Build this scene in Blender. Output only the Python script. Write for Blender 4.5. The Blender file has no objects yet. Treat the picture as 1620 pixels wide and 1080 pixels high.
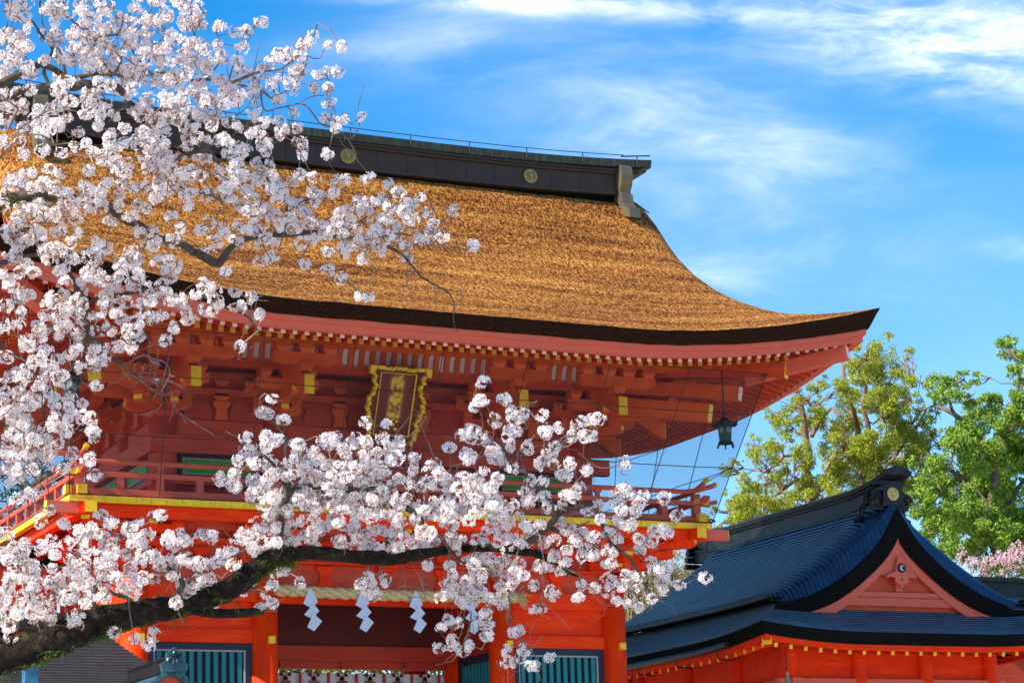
import bpy, math, random
import numpy as np
from mathutils import Vector, noise
R_=math.radians
random.seed(7); rng=np.random.default_rng(11)
sc=bpy.context.scene
COL=sc.collection
# ------------------------------------------------------------------ camera
CAM=(-12.2196,-29.4941,1.6); YAW,PITCH,ROLL,FPX=25.935,13.432,-1.774,3568.28
_y,_p,_r=R_(YAW),R_(PITCH),R_(ROLL)
FW=Vector((math.sin(_y)*math.cos(_p),math.cos(_y)*math.cos(_p),math.sin(_p)))
RT=Vector((math.cos(_y),-math.sin(_y),0)); UPV=RT.cross(FW)
RT,UPV=(RT*math.cos(_r)+UPV*math.sin(_r)),(-RT*math.sin(_r)+UPV*math.cos(_r))
from mathutils import Matrix
cd=bpy.data.cameras.new('camera'); cam=bpy.data.objects.new('camera',cd); COL.objects.link(cam)
M=Matrix.Identity(4)
for i,v in enumerate((RT,UPV,-FW)):
    for j in range(3): M[j][i]=v[j]
for j in range(3): M[j][3]=CAM[j]
cam.matrix_world=M
cd.sensor_width=36; cd.lens=FPX/1620*36; cd.clip_end=3000; cd.clip_start=.1
sc.camera=cam
def at(px,py,d):
    "world point seen at photo pixel (px,py), d metres along the view axis"
    v=FW+RT*((px-810)/FPX)-UPV*((py-540)/FPX)
    return Vector(CAM)+v*d
def atY(px,py,Y):
    v=FW+RT*((px-810)/FPX)-UPV*((py-540)/FPX); t=(Y-CAM[1])/v.y
    return Vector(CAM)+v*t
# ------------------------------------------------------------------ sun, sky
SUN_AZ_FROM_LEFT_BEHIND=-8; SUN_EL=36
a=R_(SUN_AZ_FROM_LEFT_BEHIND); e=R_(SUN_EL)
SD=Vector((-math.cos(a)*math.cos(e),math.sin(a)*math.cos(e),math.sin(e)))
sl=bpy.data.lights.new('sun','SUN'); sun=bpy.data.objects.new('sun',sl); COL.objects.link(sun)
sl.energy=4.8; sl.angle=R_(.6); sl.color=(1,.90,.76)
sun.rotation_euler=(-SD).to_track_quat('-Z','Y').to_euler(); sun.location=(-20,0,30)
w=bpy.data.worlds.new('World'); sc.world=w; w.use_nodes=True
nt=w.node_tree; N=nt.nodes; L=nt.links; N.clear()
def nd(t,**k):
    n=N.new(t)
    for a_,b_ in k.items(): setattr(n,a_,b_)
    return n
sky=nd('ShaderNodeTexSky'); sky.sky_type='NISHITA'; sky.sun_disc=False
sky.sun_elevation=e; sky.sun_rotation=math.atan2(SD.x,SD.y)
sky.altitude=0; sky.air_density=1.0; sky.dust_density=.35; sky.ozone_density=3.0
bg=nd('ShaderNodeBackground'); out=nd('ShaderNodeOutputWorld')
bg.inputs[1].default_value=.13
tc=nd('ShaderNodeTexCoord')
def wdot(v):
    n=nd('ShaderNodeVectorMath',operation='DOT_PRODUCT'); L.new(tc.outputs['Generated'],n.inputs[0]); n.inputs[1].default_value=v; return n.outputs['Value']
def wm(op,a_,b_=None,c_=None,clamp=False):
    n=nd('ShaderNodeMath',operation=op); n.use_clamp=clamp
    for i,x in enumerate((a_,b_,c_)):
        if x is None: continue
        if isinstance(x,(int,float)): n.inputs[i].default_value=x
        else: L.new(x,n.inputs[i])
    return n.outputs[0]
# tangent-plane coordinates of the sky around the gate's bearing (fixed in the world)
f_=wdot(tuple(FW)); u_=wm('DIVIDE',wdot(tuple(RT)),wm('MAXIMUM',f_,.05)); v_=wm('DIVIDE',wdot(tuple(UPV)),wm('MAXIMUM',f_,.05))
def cloudtex(rot,sx,sy,scale,detail,lo,hi,off):
    c=nd('ShaderNodeCombineXYZ'); L.new(u_,c.inputs[0]); L.new(v_,c.inputs[1]); c.inputs[2].default_value=off
    mp=nd('ShaderNodeMapping'); mp.inputs['Rotation'].default_value=(0,0,rot); mp.inputs['Scale'].default_value=(sx,sy,1); L.new(c.outputs[0],mp.inputs[0])
    n=nd('ShaderNodeTexNoise'); n.inputs['Scale'].default_value=scale; n.inputs['Detail'].default_value=detail; n.inputs['Roughness'].default_value=.62; n.inputs['Distortion'].default_value=.5
    L.new(mp.outputs[0],n.inputs['Vector'])
    r=nd('ShaderNodeMapRange'); r.interpolation_type='SMOOTHSTEP'; r.inputs[1].default_value=lo; r.inputs[2].default_value=hi; L.new(n.outputs[0],r.inputs[0]); return r.outputs[0]
def blob(px,py,rx,ry,ang=0):
    cx,cy=(px-810)/FPX,-(py-540)/FPX; rx/=FPX; ry/=FPX
    du=wm('SUBTRACT',u_,cx); dv=wm('SUBTRACT',v_,cy); ca,sa=math.cos(ang),math.sin(ang)
    A=wm('DIVIDE',wm('ADD',wm('MULTIPLY',du,ca),wm('MULTIPLY',dv,sa)),rx); B=wm('DIVIDE',wm('ADD',wm('MULTIPLY',du,-sa),wm('MULTIPLY',dv,ca)),ry)
    return wm('POWER',2.718,wm('MULTIPLY',-1.0,wm('ADD',wm('MULTIPLY',A,A),wm('MULTIPLY',B,B))))
c1=cloudtex(R_(8),1,4.2,7,8,.40,.72,0.0)
c2=cloudtex(R_(-35),1,2.2,11,9,.42,.78,3.1)
c3=cloudtex(R_(14),1,3,26,9,.35,.75,5.3)
m=wm('MULTIPLY',blob(880,8,300,17,R_(-3)),1.1)
m=wm('ADD',m,wm('MULTIPLY',blob(1500,68,260,72,R_(-8)),1.2))
m=wm('ADD',m,wm('MULTIPLY',blob(1640,20,160,60),.5))
top=wm('MULTIPLY',m,wm('ADD',.12,wm('ADD',wm('MULTIPLY',c3,.55),wm('MULTIPLY',c1,.45))))
m2=wm('MULTIPLY',blob(1120,230,340,150,R_(-20)),.68)
m2=wm('ADD',m2,wm('MULTIPLY',blob(1190,265,110,70,R_(-20)),.35))
m2=wm('ADD',m2,wm('MULTIPLY',blob(1120,430,110,30),.8))
m2=wm('ADD',m2,wm('MULTIPLY',blob(640,60,300,60,R_(8)),.34))
m2=wm('ADD',m2,wm('MULTIPLY',blob(1610,395,60,16),.5))
mid=wm('MULTIPLY',m2,wm('ADD',.16,wm('ADD',wm('MULTIPLY',c2,.5),wm('MULTIPLY',c1,.28))))
cl=wm('ADD',top,mid)
far=wm('MULTIPLY',wm('SUBTRACT',1.0,blob(900,400,1500,900)),wm('MULTIPLY',c1,.5))
cl=wm('MINIMUM',wm('ADD',cl,wm('MULTIPLY',far,.22)),.97,clamp=True)
mx=nd('ShaderNodeMix',data_type='RGBA'); L.new(cl,mx.inputs[0])
hs=nd('ShaderNodeHueSaturation'); hs.inputs['Saturation'].default_value=1.2; hs.inputs['Value'].default_value=1.0; L.new(sky.outputs[0],hs.inputs['Color'])
zz=wdot((0,0,1))
def mr(x,a_,b_,c_,d_):
    n=nd('ShaderNodeMapRange'); n.interpolation_type='SMOOTHSTEP'
    for i,v in enumerate((a_,b_,c_,d_)): n.inputs[i+1].default_value=v
    L.new(x,n.inputs[0]); return n.outputs[0]
gf=wm('MULTIPLY',mr(zz,.19,.40,0,1),mr(zz,.42,.75,1,.25))
tint=nd('ShaderNodeMix',data_type='RGBA'); L.new(gf,tint.inputs[0]); tint.inputs[6].default_value=(.74,.90,1.0,1); tint.inputs[7].default_value=(.06,.80,1.04,1)
mt=nd('ShaderNodeMix',data_type='RGBA',blend_type='MULTIPLY'); mt.inputs[0].default_value=1; L.new(hs.outputs[0],mt.inputs[6]); L.new(tint.outputs[2],mt.inputs[7])
L.new(mt.outputs[2],mx.inputs[6]); mx.inputs[7].default_value=(6.3,6.6,7.0,1)
L.new(mx.outputs[2],bg.inputs[0]); L.new(bg.outputs[0],out.inputs[0])
sc.view_settings.view_transform='Standard'; sc.view_settings.look='None'; sc.view_settings.exposure=.86; sc.view_settings.gamma=1
sc.render.engine='CYCLES'
# ------------------------------------------------------------------ materials
def mat(name,col,rough=.6,metal=0,bump=0,bscale=20,bstretch=(1,1,1),var=None,vscale=6,vstretch=(1,1,1),vlo=.4,vhi=.65,coord='Object',transl=0,island=None,wear=None,spec=.4,detail=6):
    m=bpy.data.materials.new(name); m.use_nodes=True; t=m.node_tree; n=t.nodes; l=t.links
    b=n['Principled BSDF']; b.inputs['Base Color'].default_value=(*col,1); b.inputs['Roughness'].default_value=rough; b.inputs['Metallic'].default_value=metal
    b.inputs['Specular IOR Level'].default_value=spec
    tcn=n.new('ShaderNodeTexCoord'); src=tcn.outputs[coord]
    def ntex(scale,stretch,det=detail):
        mp=n.new('ShaderNodeMapping'); mp.inputs['Scale'].default_value=stretch; l.new(src,mp.inputs[0])
        q=n.new('ShaderNodeTexNoise'); q.inputs['Scale'].default_value=scale; q.inputs['Detail'].default_value=det; q.inputs['Roughness'].default_value=.65; l.new(mp.outputs[0],q.inputs['Vector']); return q.outputs[0]
    cur=None
    if var is not None:
        r=n.new('ShaderNodeMapRange'); r.inputs[1].default_value=vlo; r.inputs[2].default_value=vhi; l.new(ntex(vscale,vstretch),r.inputs[0])
        x=n.new('ShaderNodeMix'); x.data_type='RGBA'; x.inputs[6].default_value=(*col,1); x.inputs[7].default_value=(*var,1); l.new(r.outputs[0],x.inputs[0]); cur=x.outputs[2]
    if island is not None:
        g=n.new('ShaderNodeNewGeometry'); x=n.new('ShaderNodeMix'); x.data_type='RGBA'; x.inputs[7].default_value=(*island,1)
        if cur is None: x.inputs[6].default_value=(*col,1)
        else: l.new(cur,x.inputs[6])
        l.new(g.outputs['Random Per Island'],x.inputs[0]); cur=x.outputs[2]
    if wear is not None:
        wc,ws,wlo,whi,wst=wear
        r=n.new('ShaderNodeMapRange'); r.inputs[1].default_value=wlo; r.inputs[2].default_value=whi; l.new(ntex(ws,wst,10),r.inputs[0])
        x=n.new('ShaderNodeMix'); x.data_type='RGBA'; x.inputs[7].default_value=(*wc,1)
        if cur is None: x.inputs[6].default_value=(*col,1)
        else: l.new(cur,x.inputs[6])
        l.new(r.outputs[0],x.inputs[0]); cur=x.outputs[2]
    if cur is not None: l.new(cur,b.inputs['Base Color'])
    if bump:
        bp=n.new('ShaderNodeBump'); bp.inputs['Strength'].default_value=1; bp.inputs['Distance'].default_value=bump; l.new(ntex(bscale,bstretch),bp.inputs['Height']); l.new(bp.outputs[0],b.inputs['Normal'])
    if transl:
        tr=n.new('ShaderNodeBsdfTranslucent'); ms=n.new('ShaderNodeMixShader'); ms.inputs[0].default_value=transl
        if cur is not None: l.new(cur,tr.inputs[0])
        else: tr.inputs[0].default_value=(*col,1)
        l.new(b.outputs[0],ms.inputs[1]); l.new(tr.outputs[0],ms.inputs[2]); l.new(ms.outputs[0],n['Material Output'].inputs[0])
    return m
VERM=mat('vermilion_faded',(.58,.066,.020),.6,var=(.45,.042,.013),vscale=3,vstretch=(1,1,3),wear=((.66,.2,.11),9,.60,.74,(1,1,4)),bump=.002,bscale=40,bstretch=(1,1,6))
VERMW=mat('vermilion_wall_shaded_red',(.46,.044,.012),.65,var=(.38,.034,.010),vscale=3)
VERMD=mat('vermilion_bracket',(.72,.112,.015),.6,var=(.58,.078,.010),vscale=2.5,bump=.002,bscale=30)
VERMB=mat('vermilion_bright',(.90,.050,.0),.6,var=(.74,.030,.002),spec=.15,vscale=2.2,vstretch=(2,2,.6),vlo=.38,vhi=.62,wear=((.95,.17,.03),7,.58,.80,(2.5,2.5,.35)),bump=.003,bscale=26,bstretch=(3,3,.6))
VERMBH=mat('vermilion_bright_beam',(.88,.047,.0),.6,var=(.72,.028,.002),spec=.15,vscale=2.2,vstretch=(.5,2,3),vlo=.38,vhi=.62,wear=((.95,.17,.03),7,.58,.80,(.5,2,4)),bump=.003,bscale=26,bstretch=(.6,3,4))
PINK=mat('vermilion_chalky',(.66,.115,.055),.7,var=(.60,.11,.07),vscale=3,vstretch=(.5,2,4),wear=((.74,.30,.24),10,.6,.75,(.6,2,3)))
YEL=mat('ochre_yellow',(.86,.56,.008),.5,var=(.70,.40,.01),vscale=9,wear=((.16,.12,.04),16,.62,.74,(1,1,1)))
YELG=mat('gilt_end',(.62,.36,.06),.45,var=(.45,.24,.03),vscale=30)
TIPW=mat('tip_white',(.82,.62,.56),.6,var=(.74,.52,.44),vscale=30)
WHITE=mat('plaster',(.74,.72,.70),.8)
DARK=mat('dark_frame',(.012,.012,.018),.5)
NAVY=mat('navy_frame',(.004,.010,.030),.5,var=(.006,.016,.04),vscale=12,wear=((.3,.3,.3),30,.72,.78,(1,1,1)))
TEAL=mat('teal_slat',(.0,.19,.20),.45,var=(.0,.14,.16),vscale=8,vstretch=(2,2,.4),bump=.001,bscale=50)
GREEN=mat('green_slat',(.07,.60,.05),.5,var=(.05,.36,.03),vscale=8)
PINKF=mat('window_inner',(.62,.25,.20),.6)
GOLD=mat('gold_leaf',(.95,.70,.02),.35,.1,var=(.75,.42,.02),vscale=20,bump=.004,bscale=25)
GOLDD=mat('aged_gold',(.42,.33,.12),.5,.3,var=(.25,.2,.07),vscale=25)
RIDGE=mat('ridge_copper_brown',(.050,.028,.018),.55,.1,var=(.036,.022,.015),vscale=5,bump=.002,bscale=20)
VERD=mat('ridge_cap_verdigris',(.035,.042,.035),.55,.2,var=(.09,.16,.13),vscale=5,vstretch=(6,1,.4),vlo=.52,vhi=.72,wear=((.22,.22,.12),12,.66,.74,(8,1,.3)))
BLOCK=mat('ridge_end_metal',(.19,.145,.075),.42,.35,var=(.10,.10,.085),vscale=4)
COPPER=mat('dark_copper_roof',(.032,.075,.125),.38,.8,var=(.022,.05,.085),vscale=2,wear=((.10,.12,.13),14,.58,.75,(1,1,1)),bump=.0015,bscale=12,spec=.6)  # blue of the reflected sky is mixed into the base colour
COPB=mat('dark_copper_trim',(.008,.010,.012),.42,.4,var=(.022,.022,.02),vscale=6)
BEDGE_B=mat('roof_edge_black',(.004,.004,.004),.8,bump=.004,bscale=40,bstretch=(1,1,5),spec=.08)
ROPE=mat('straw_rope',(.62,.47,.22),.8,var=(.42,.30,.13),vscale=30,bump=.004,bscale=60)
PAPER=mat('shide_paper',(.66,.74,.86),.7,transl=.25)
IRON=mat('lantern_bronze',(.018,.028,.028),.5,.6,var=(.03,.06,.055),vscale=12)
WIRE=mat('net_cord',(.02,.025,.025),.7)
STONE=mat('weathered_post',(.20,.20,.15),.9,var=(.10,.12,.07),vscale=12)
INNER=mat('vermilion_inner_shaded',(.46,.030,.004),.6,var=(.36,.02,.004),vscale=3,vstretch=(.5,2,3))  # column vermilion darkened: the passage's shade is put into the colour
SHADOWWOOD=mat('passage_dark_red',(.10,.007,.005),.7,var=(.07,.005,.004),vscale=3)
# thatch top (cypress bark), uv in metres
def thatch():
    m=bpy.data.materials.new('cypress_bark'); m.use_nodes=True; t=m.node_tree; n=t.nodes; l=t.links; b=n['Principled BSDF']; b.inputs['Roughness'].default_value=.9; b.inputs['Specular IOR Level'].default_value=.15
    tcn=n.new('ShaderNodeTexCoord')
    def nz(sx,sy,sc_,det,rot=0):
        mp=n.new('ShaderNodeMapping'); mp.inputs['Scale'].default_value=(sx,sy,1); mp.inputs['Rotation'].default_value=(0,0,rot); l.new(tcn.outputs['UV'],mp.inputs[0])
        q=n.new('ShaderNodeTexNoise'); q.inputs['Scale'].default_value=sc_; q.inputs['Detail'].default_value=det; q.inputs['Roughness'].default_value=.7; l.new(mp.outputs[0],q.inputs['Vector']); return q.outputs[0]
    a_=nz(44,17,1,5,R_(16)); b_=nz(17,5.5,1,4,R_(12)); c_=nz(.22,2.2,1,6); d_=nz(1,1,90,3)
    r=n.new('ShaderNodeValToRGB'); cr=r.color_ramp; cr.elements[0].position=.30; cr.elements[0].color=(.05,.014,.004,1); cr.elements[1].position=.72; cr.elements[1].color=(.84,.47,.13,1)
    e1=cr.elements.new(.43); e1.color=(.31,.10,.018,1); e2=cr.elements.new(.55); e2.color=(.50,.205,.036,1)
    s=n.new('ShaderNodeMath'); s.operation='ADD'; l.new(a_,s.inputs[0])
    s2=n.new('ShaderNodeMath'); s2.operation='MULTIPLY_ADD'; l.new(b_,s2.inputs[0]); s2.inputs[1].default_value=.5; l.new(a_,s2.inputs[2])
    s3=n.new('ShaderNodeMath'); s3.operation='MULTIPLY_ADD'; l.new(c_,s3.inputs[0]); s3.inputs[1].default_value=.48; l.new(s2.outputs[0],s3.inputs[2])
    s4=n.new('ShaderNodeMath'); s4.operation='MULTIPLY_ADD'; l.new(d_,s4.inputs[0]); s4.inputs[1].default_value=.30; l.new(s3.outputs[0],s4.inputs[2])
    s5=n.new('ShaderNodeMath'); s5.operation='MULTIPLY_ADD'; l.new(s4.outputs[0],s5.inputs[0]); s5.inputs[1].default_value=1.55; s5.inputs[2].default_value=-1.32
    l.new(s5.outputs[0],r.inputs[0]); l.new(r.outputs[0],b.inputs['Base Color'])
    bp=n.new('ShaderNodeBump'); bp.inputs['Strength'].default_value=1; bp.inputs['Distance'].default_value=.035; l.new(s4.outputs[0],bp.inputs['Height']); l.new(bp.outputs[0],b.inputs['Normal'])
    return m
THATCH=thatch()
BEDGE=mat('bark_edge',(.016,.006,.003),.9,var=(.07,.028,.012),vscale=26,vstretch=(1,1,3),vlo=.5,vhi=.75,bump=.02,bscale=22,bstretch=(1,1,2),spec=.1)
# ------------------------------------------------------------------ mesh builder
class MB:
    def __init__(s): s.v=[]; s.f=[]; s.uv=None; s.mi=[]
    def poly(s,pts,faces,mi=0):
        b=len(s.v); s.v+= [tuple(p) for p in pts]; s.f+=[tuple(b+i for i in f) for f in faces]; s.mi+=[mi]*len(faces)
    def hexa(s,p,mi=0): s.poly(p,[(0,3,2,1),(4,5,6,7),(0,1,5,4),(1,2,6,5),(2,3,7,6),(3,0,4,7)],mi)
    def box(s,x0,x1,y0,y1,z0,z1,T=None,mi=0):
        p=[(x0,y0,z0),(x1,y0,z0),(x1,y1,z0),(x0,y1,z0),(x0,y0,z1),(x1,y0,z1),(x1,y1,z1),(x0,y1,z1)]
        if T: p=[T(*q) for q in p]
        s.hexa(p,mi)
    def beam(s,A,B,w_,h_,up=Vector((0,0,1)),mi=0):
        A=Vector(A);B=Vector(B); d=(B-A).normalized(); r=d.cross(up).normalized(); u=r.cross(d)
        p=[]
        for P in (A,B):
            for i,j in ((-1,-1),(1,-1),(1,1),(-1,1)): p.append(P+r*(w_/2*i)+u*(h_/2*j))
        s.hexa([p[0],p[1],p[2],p[3],p[4],p[5],p[6],p[7]],mi)
    def extr(s,prof,T,a0,a1,mi=0):
        "profile [(u,v)] extruded from a0 to a1; T(a,u,v)->xyz"
        n=len(prof); P=[T(a0,u,v) for u,v in prof]+[T(a1,u,v) for u,v in prof]
        s.poly(P,[tuple(range(n)),tuple(range(2*n-1,n-1,-1))]+[(i,i+n,(i+1)%n+n,(i+1)%n) for i in range(n)],mi)
    def cyl(s,A,B,r0,r1=None,n=16,mi=0):
        r1=r0 if r1 is None else r1; A=Vector(A);B=Vector(B); d=(B-A).normalized(); x=d.orthogonal().normalized(); y=d.cross(x)
        P=[A+(x*math.cos(2*math.pi*i/n)+y*math.sin(2*math.pi*i/n))*r0 for i in range(n)]+[B+(x*math.cos(2*math.pi*i/n)+y*math.sin(2*math.pi*i/n))*r1 for i in range(n)]
        s.poly(P,[tuple(range(n-1,-1,-1)),tuple(range(n,2*n))]+[(i,(i+1)%n,(i+1)%n+n,i+n) for i in range(n)],mi)
    def tube(s,pts,rads,n=6,mi=0,rough=0):
        pts=[Vector(p) for p in pts]; b=len(s.v); m_=len(pts); x=None
        for i,p in enumerate(pts):
            d=(pts[min(i+1,m_-1)]-pts[max(i-1,0)]);
            if d.length<1e-6: d=Vector((0,0,1))
            d.normalize()
            x=(d.orthogonal() if x is None else x-d*x.dot(d)).normalized(); y=d.cross(x)
            r=rads[i] if hasattr(rads,'__len__') else rads
            for k in range(n):
                an=2*math.pi*k/n; rr=r
                q=p+(x*math.cos(an)+y*math.sin(an))*r
                if rough: q=p+(q-p)*(1+rough*noise.noise(q*(1.6/r if r>.03 else 20)))
                s.v.append(tuple(q))
        for i in range(m_-1):
            for k in range(n):
                a0=b+i*n+k; a1=b+i*n+(k+1)%n; s.f.append((a0,a1,a1+n,a0+n)); s.mi.append(mi)
        s.f.append(tuple(range(b+n-1,b-1,-1))); s.mi.append(mi); s.f.append(tuple(range(b+(m_-1)*n,b+m_*n))); s.mi.append(mi)
    def grid(s,rows,uv=None,mi=0,flip=False):
        b=len(s.v); R=len(rows); C=len(rows[0])
        for r in rows: s.v+=[tuple(p) for p in r]
        if uv is not None:
            if s.uv is None: s.uv={}
            k=0
            for i in range(R):
                for j in range(C): s.uv[b+k]=uv[i][j]; k+=1
        for i in range(R-1):
            for j in range(C-1):
                q=(b+i*C+j,b+i*C+j+1,b+(i+1)*C+j+1,b+(i+1)*C+j); s.f.append(q[::-1] if flip else q); s.mi.append(mi)
    def build_each(s,name,mats,parent):
        for k in range(0,len(s.v),8):
            q=MB(); q.v=s.v[k:k+8]; q.f=[tuple(i-k for i in f) for f in s.f if k<=f[0]<k+8]; q.mi=[0]*len(q.f); q.build(name,mats,parent)
    def build(s,name,mats,parent=None,smooth=False,thick=0,**tags):
        me=bpy.data.meshes.new(name); me.from_pydata(s.v,[],s.f)
        for m_ in (mats if isinstance(mats,(list,tuple)) else [mats]): me.materials.append(m_)
        if any(s.mi): me.polygons.foreach_set('material_index',s.mi)
        if s.uv is not None:
            ul=me.uv_layers.new(name='UVMap')
            for lp in me.loops: ul.data[lp.index].uv=s.uv.get(lp.vertex_index,(0,0))
        if smooth: me.polygons.foreach_set('use_smooth',[True]*len(me.polygons))
        me.update()
        o=bpy.data.objects.new(name,me); COL.objects.link(o)
        if parent: 
            o.parent=parent; o.matrix_parent_inverse=Matrix.Translation(parent.location).inverted() if parent.type=='EMPTY' else Matrix.Identity(4)
        if thick:
            md=o.modifiers.new('solid','SOLIDIFY'); md.thickness=thick; md.offset=0
        for k,v in tags.items(): o[k]=v
        return o
def thing(name,label,cat,loc=(0,0,0),group=None):
    o=bpy.data.objects.new(name,None); COL.objects.link(o); o.location=loc; o['label']=label; o['category']=cat; o.empty_display_size=.2
    if group: o['group']=group
    return o
def tag(o,label,cat,group=None):
    o['label']=label; o['category']=cat
    if group: o['group']=group
    return o
def interp(tab,x):
    xs=[t[0] for t in tab]; 
    if x<=xs[0]: return tab[0][1]
    if x>=xs[-1]: return tab[-1][1]
    for i in range(len(tab)-1):
        if xs[i]<=x<=xs[i+1]: 
            h=xs[i+1]-xs[i]; t=(x-xs[i])/h
            def sl_(k):
                if k==0: return (tab[1][1]-tab[0][1])/(xs[1]-xs[0])
                if k==len(tab)-1: return (tab[-1][1]-tab[-2][1])/(xs[-1]-xs[-2])
                return (tab[k+1][1]-tab[k-1][1])/(xs[k+1]-xs[k-1])
            m0,m1=sl_(i)*h,sl_(i+1)*h; y0,y1=tab[i][1],tab[i+1][1]
            return (2*t**3-3*t*t+1)*y0+(t**3-2*t*t+t)*m0+(-2*t**3+3*t*t)*y1+(t**3-t*t)*m1
# ------------------------------------------------------------------ ground
GRAV=mat('gravel',(.56,.51,.44),.95,var=(.48,.43,.37),vscale=4,bump=.01,bscale=60)
g=MB(); g.grid([[(x,y,0) for x in (-600,-60,-20,0,20,60,600)] for y in (-300,-60,-20,0,20,60,1200)],flip=False)
o=g.build('ground',GRAV); o['kind']='structure'
# ------------------------------------------------------------------ the gate
YC=1.6; EX=6.47; EA=4.9
gate=thing('shrine_gate','two-storey vermilion shrine gate with thick cypress bark hip-and-gable roof and balcony','gate',(0,YC,0))
ZC=[(0,12.45),(.4,12.15),(.8,11.68),(1.4,11.08),(2.2,10.42),(3.1,9.82),(4.0,9.30),(4.9,8.88)]
CD=[(0,.30),(.3,.5),(.6,.52),(1.0,.50),(1.57,.43),(2.48,.22),(3.3,.06),(3.88,0)]
def lift(x): x=abs(x); return .63*(max(0,x-2.3)/4.17)**1.9
def roofz(x,y):
    a_=abs(y-YC); x=abs(x)
    if x-1.57<=a_ or a_<=3.88 and x<=5.46:
        f_=(max(0,a_-1.2)/3.7)**1.5
        return interp(ZC,a_)+lift(x)*f_
def noisy(p,k=.012): 
    v=Vector(p); return (v.x,v.y,v.z+k*noise.noise(v*3)+k*.6*noise.noise(v*9))
top=MB()
def sstep(t): t=min(1,max(0,t)); return t*t*(3-2*t)
for sgn in (-1,1):
    rows=[];uvs=[]; arc=0; prev=None
    na=56
    for i in range(na+1):
        a_=EA*(i/na); wd=5.45 if a_<3.88 else 5.45+(a_-3.88)*1.0
        wd+= .10*sstep((a_-2.2)/1.7)*(1-sstep((a_-3.88)/.6)) if 0 else 0
        if prev: arc+=math.hypot(a_-prev[0],interp(ZC,a_)-prev[1])
        prev=(a_,interp(ZC,a_)); r=[];u=[]
        for j in range(-60,61):
            t=j/60; t=math.copysign(1-(1-abs(t))**1.25,t) if 0 else t; x=wd*t
            if abs(j)>50: pass
            z=interp(ZC,a_)+lift(x)*(max(0,a_-1.2)/3.7)**1.5
            q=(abs(x)-(wd-.55))/.55
            if q>0 and a_<3.88: z-=interp(CD,a_)*(1-math.sqrt(max(0,1-q*q)))
            p=(x,YC+sgn*a_,z); p=noisy(p)
            r.append(p); u.append((x,arc))
        rows.append(r);uvs.append(u)
    top.grid(rows,uvs,flip=(sgn>0))
    edge_rows=rows
    if sgn<0: FR=rows
    else: BR=rows
for sgn in (-1,1):
    rows=[];uvs=[]
    for i in range(16):
        d=1.55*i/15; hw=EA-d; r=[];u=[]
        for j in range(-24,25):
            y=hw*j/24; a_=EA-d
            z=interp(ZC,a_)+lift(abs(y)+1.57)*(max(0,a_-1.2)/3.7)**1.5
            r.append((sgn*(EX-d),YC+y,z)); u.append((y,d))
        rows.append(r);uvs.append(u)
    top.grid(rows,uvs,flip=(sgn<0))
top.build('roof_bark',THATCH,gate,smooth=True)
# verge bark thickness (gable edges)
vg=MB()
for rows in (FR,BR):
    for side in (0,-1):
        vg=MB(); sg=-1 if side==0 else 1
        pts=[r[side] for r in rows if abs(r[side][1]-YC)<=3.95]
        vg.grid([[ (p[0],p[1],p[2]) for p in pts],[(p[0]-sg*.03,p[1],p[2]-.12) for p in pts],[(p[0]-sg*.12,p[1],p[2]-.24) for p in pts],[(p[0]-sg*.75,p[1],p[2]-.24) for p in pts]]); vg.build('verge_edge',BEDGE,gate)
# eave perimeter helper: top outline of the eave
def eave_pts(n=60):
    P=[]
    for j in range(-n,n+1): x=EX*j/n; P.append((x,-3.3,8.88+lift(x),0,-1))
    m_=40
    for j in range(-m_+1,m_+1): y=EA*j/m_; P.append((EX,YC+y,8.88+lift(abs(y)+1.57),1,0))
    for j in range(n-1,-n-1,-1): x=EX*j/n; P.append((x,YC+EA,8.88+lift(x),0,1))
    for j in range(m_-1,-m_,-1): y=EA*j/m_; P.append((-EX,YC+y,8.88+lift(abs(y)+1.57),-1,0))
    return P
EP=eave_pts(); EP.append(EP[0])
def inset(p,i):
    x,y,z=p[:3]; sx=(EX-i)/EX; sy=(EA-i)/EA
    return x*sx, YC+(y-YC)*sy, z
def ring(offs,name,material,jit=0,**k):
    mb=MB(); rows=[]
    for (i,dz,dl) in offs:
        r=[]
        for p in EP:
            x,y,z=inset(p,i); lf=(p[2]-8.88)
            zz=z+dz-dl*lf/.63
            if jit: zz+=jit*noise.noise(Vector((x*4,y*4,i*9)))
            r.append((x,y,zz))
        rows.append(r)
    mb.grid(rows,flip=True); return mb.build(name,material,gate,**k)
ring([(0,0,0),(.01,-.03,0),(.035,-.06,.02),(.10,-.14,.08),(.13,-.17,.12),(.34,-.165,.12)],'eave_bark_edge',BEDGE,jit=.012)
ring([(.16,-.155,.12),(.16,-.24,.13),(.20,-.24,.13),(.20,-.335,.14),(.30,-.335,.14),(.30,-.155,.14)],'eave_fascia',PINK)
# soffit boards
sf=MB()
def rz(i,lf): # underside boards height relative
    return interp([(.25,8.62),(1.0,8.84),(2.1,9.08),(3.2,9.37)],i)+lf*interp([(.2,1),(1.0,.8),(2.1,.3),(3.2,0)],i)
rows=[]
for i in (.22,.6,.95,1.5,2.1,2.7,3.2):
    rows.append([ (*inset(p,i)[:2], rz(i,p[2]-8.88)) for p in EP])
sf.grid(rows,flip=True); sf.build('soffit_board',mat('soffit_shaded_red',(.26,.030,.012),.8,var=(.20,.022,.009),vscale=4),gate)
# frames: side -> (s,p,z)->xyz ; p is the distance outward from the wall face
def FRM(side,hx,hy):
    dz={'front':0,'left':.003,'right':.003,'back':0}[side]
    if side=='front': return lambda s,p,z:(s,-p,z)
    if side=='back': return lambda s,p,z:(-s,2*YC+p,z)
    if side=='left': return lambda s,p,z:(-hx-p,YC-s,z+dz)
    return lambda s,p,z:(hx+p,YC+s,z+dz)
UHX=3.36; UHY=YC
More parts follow.
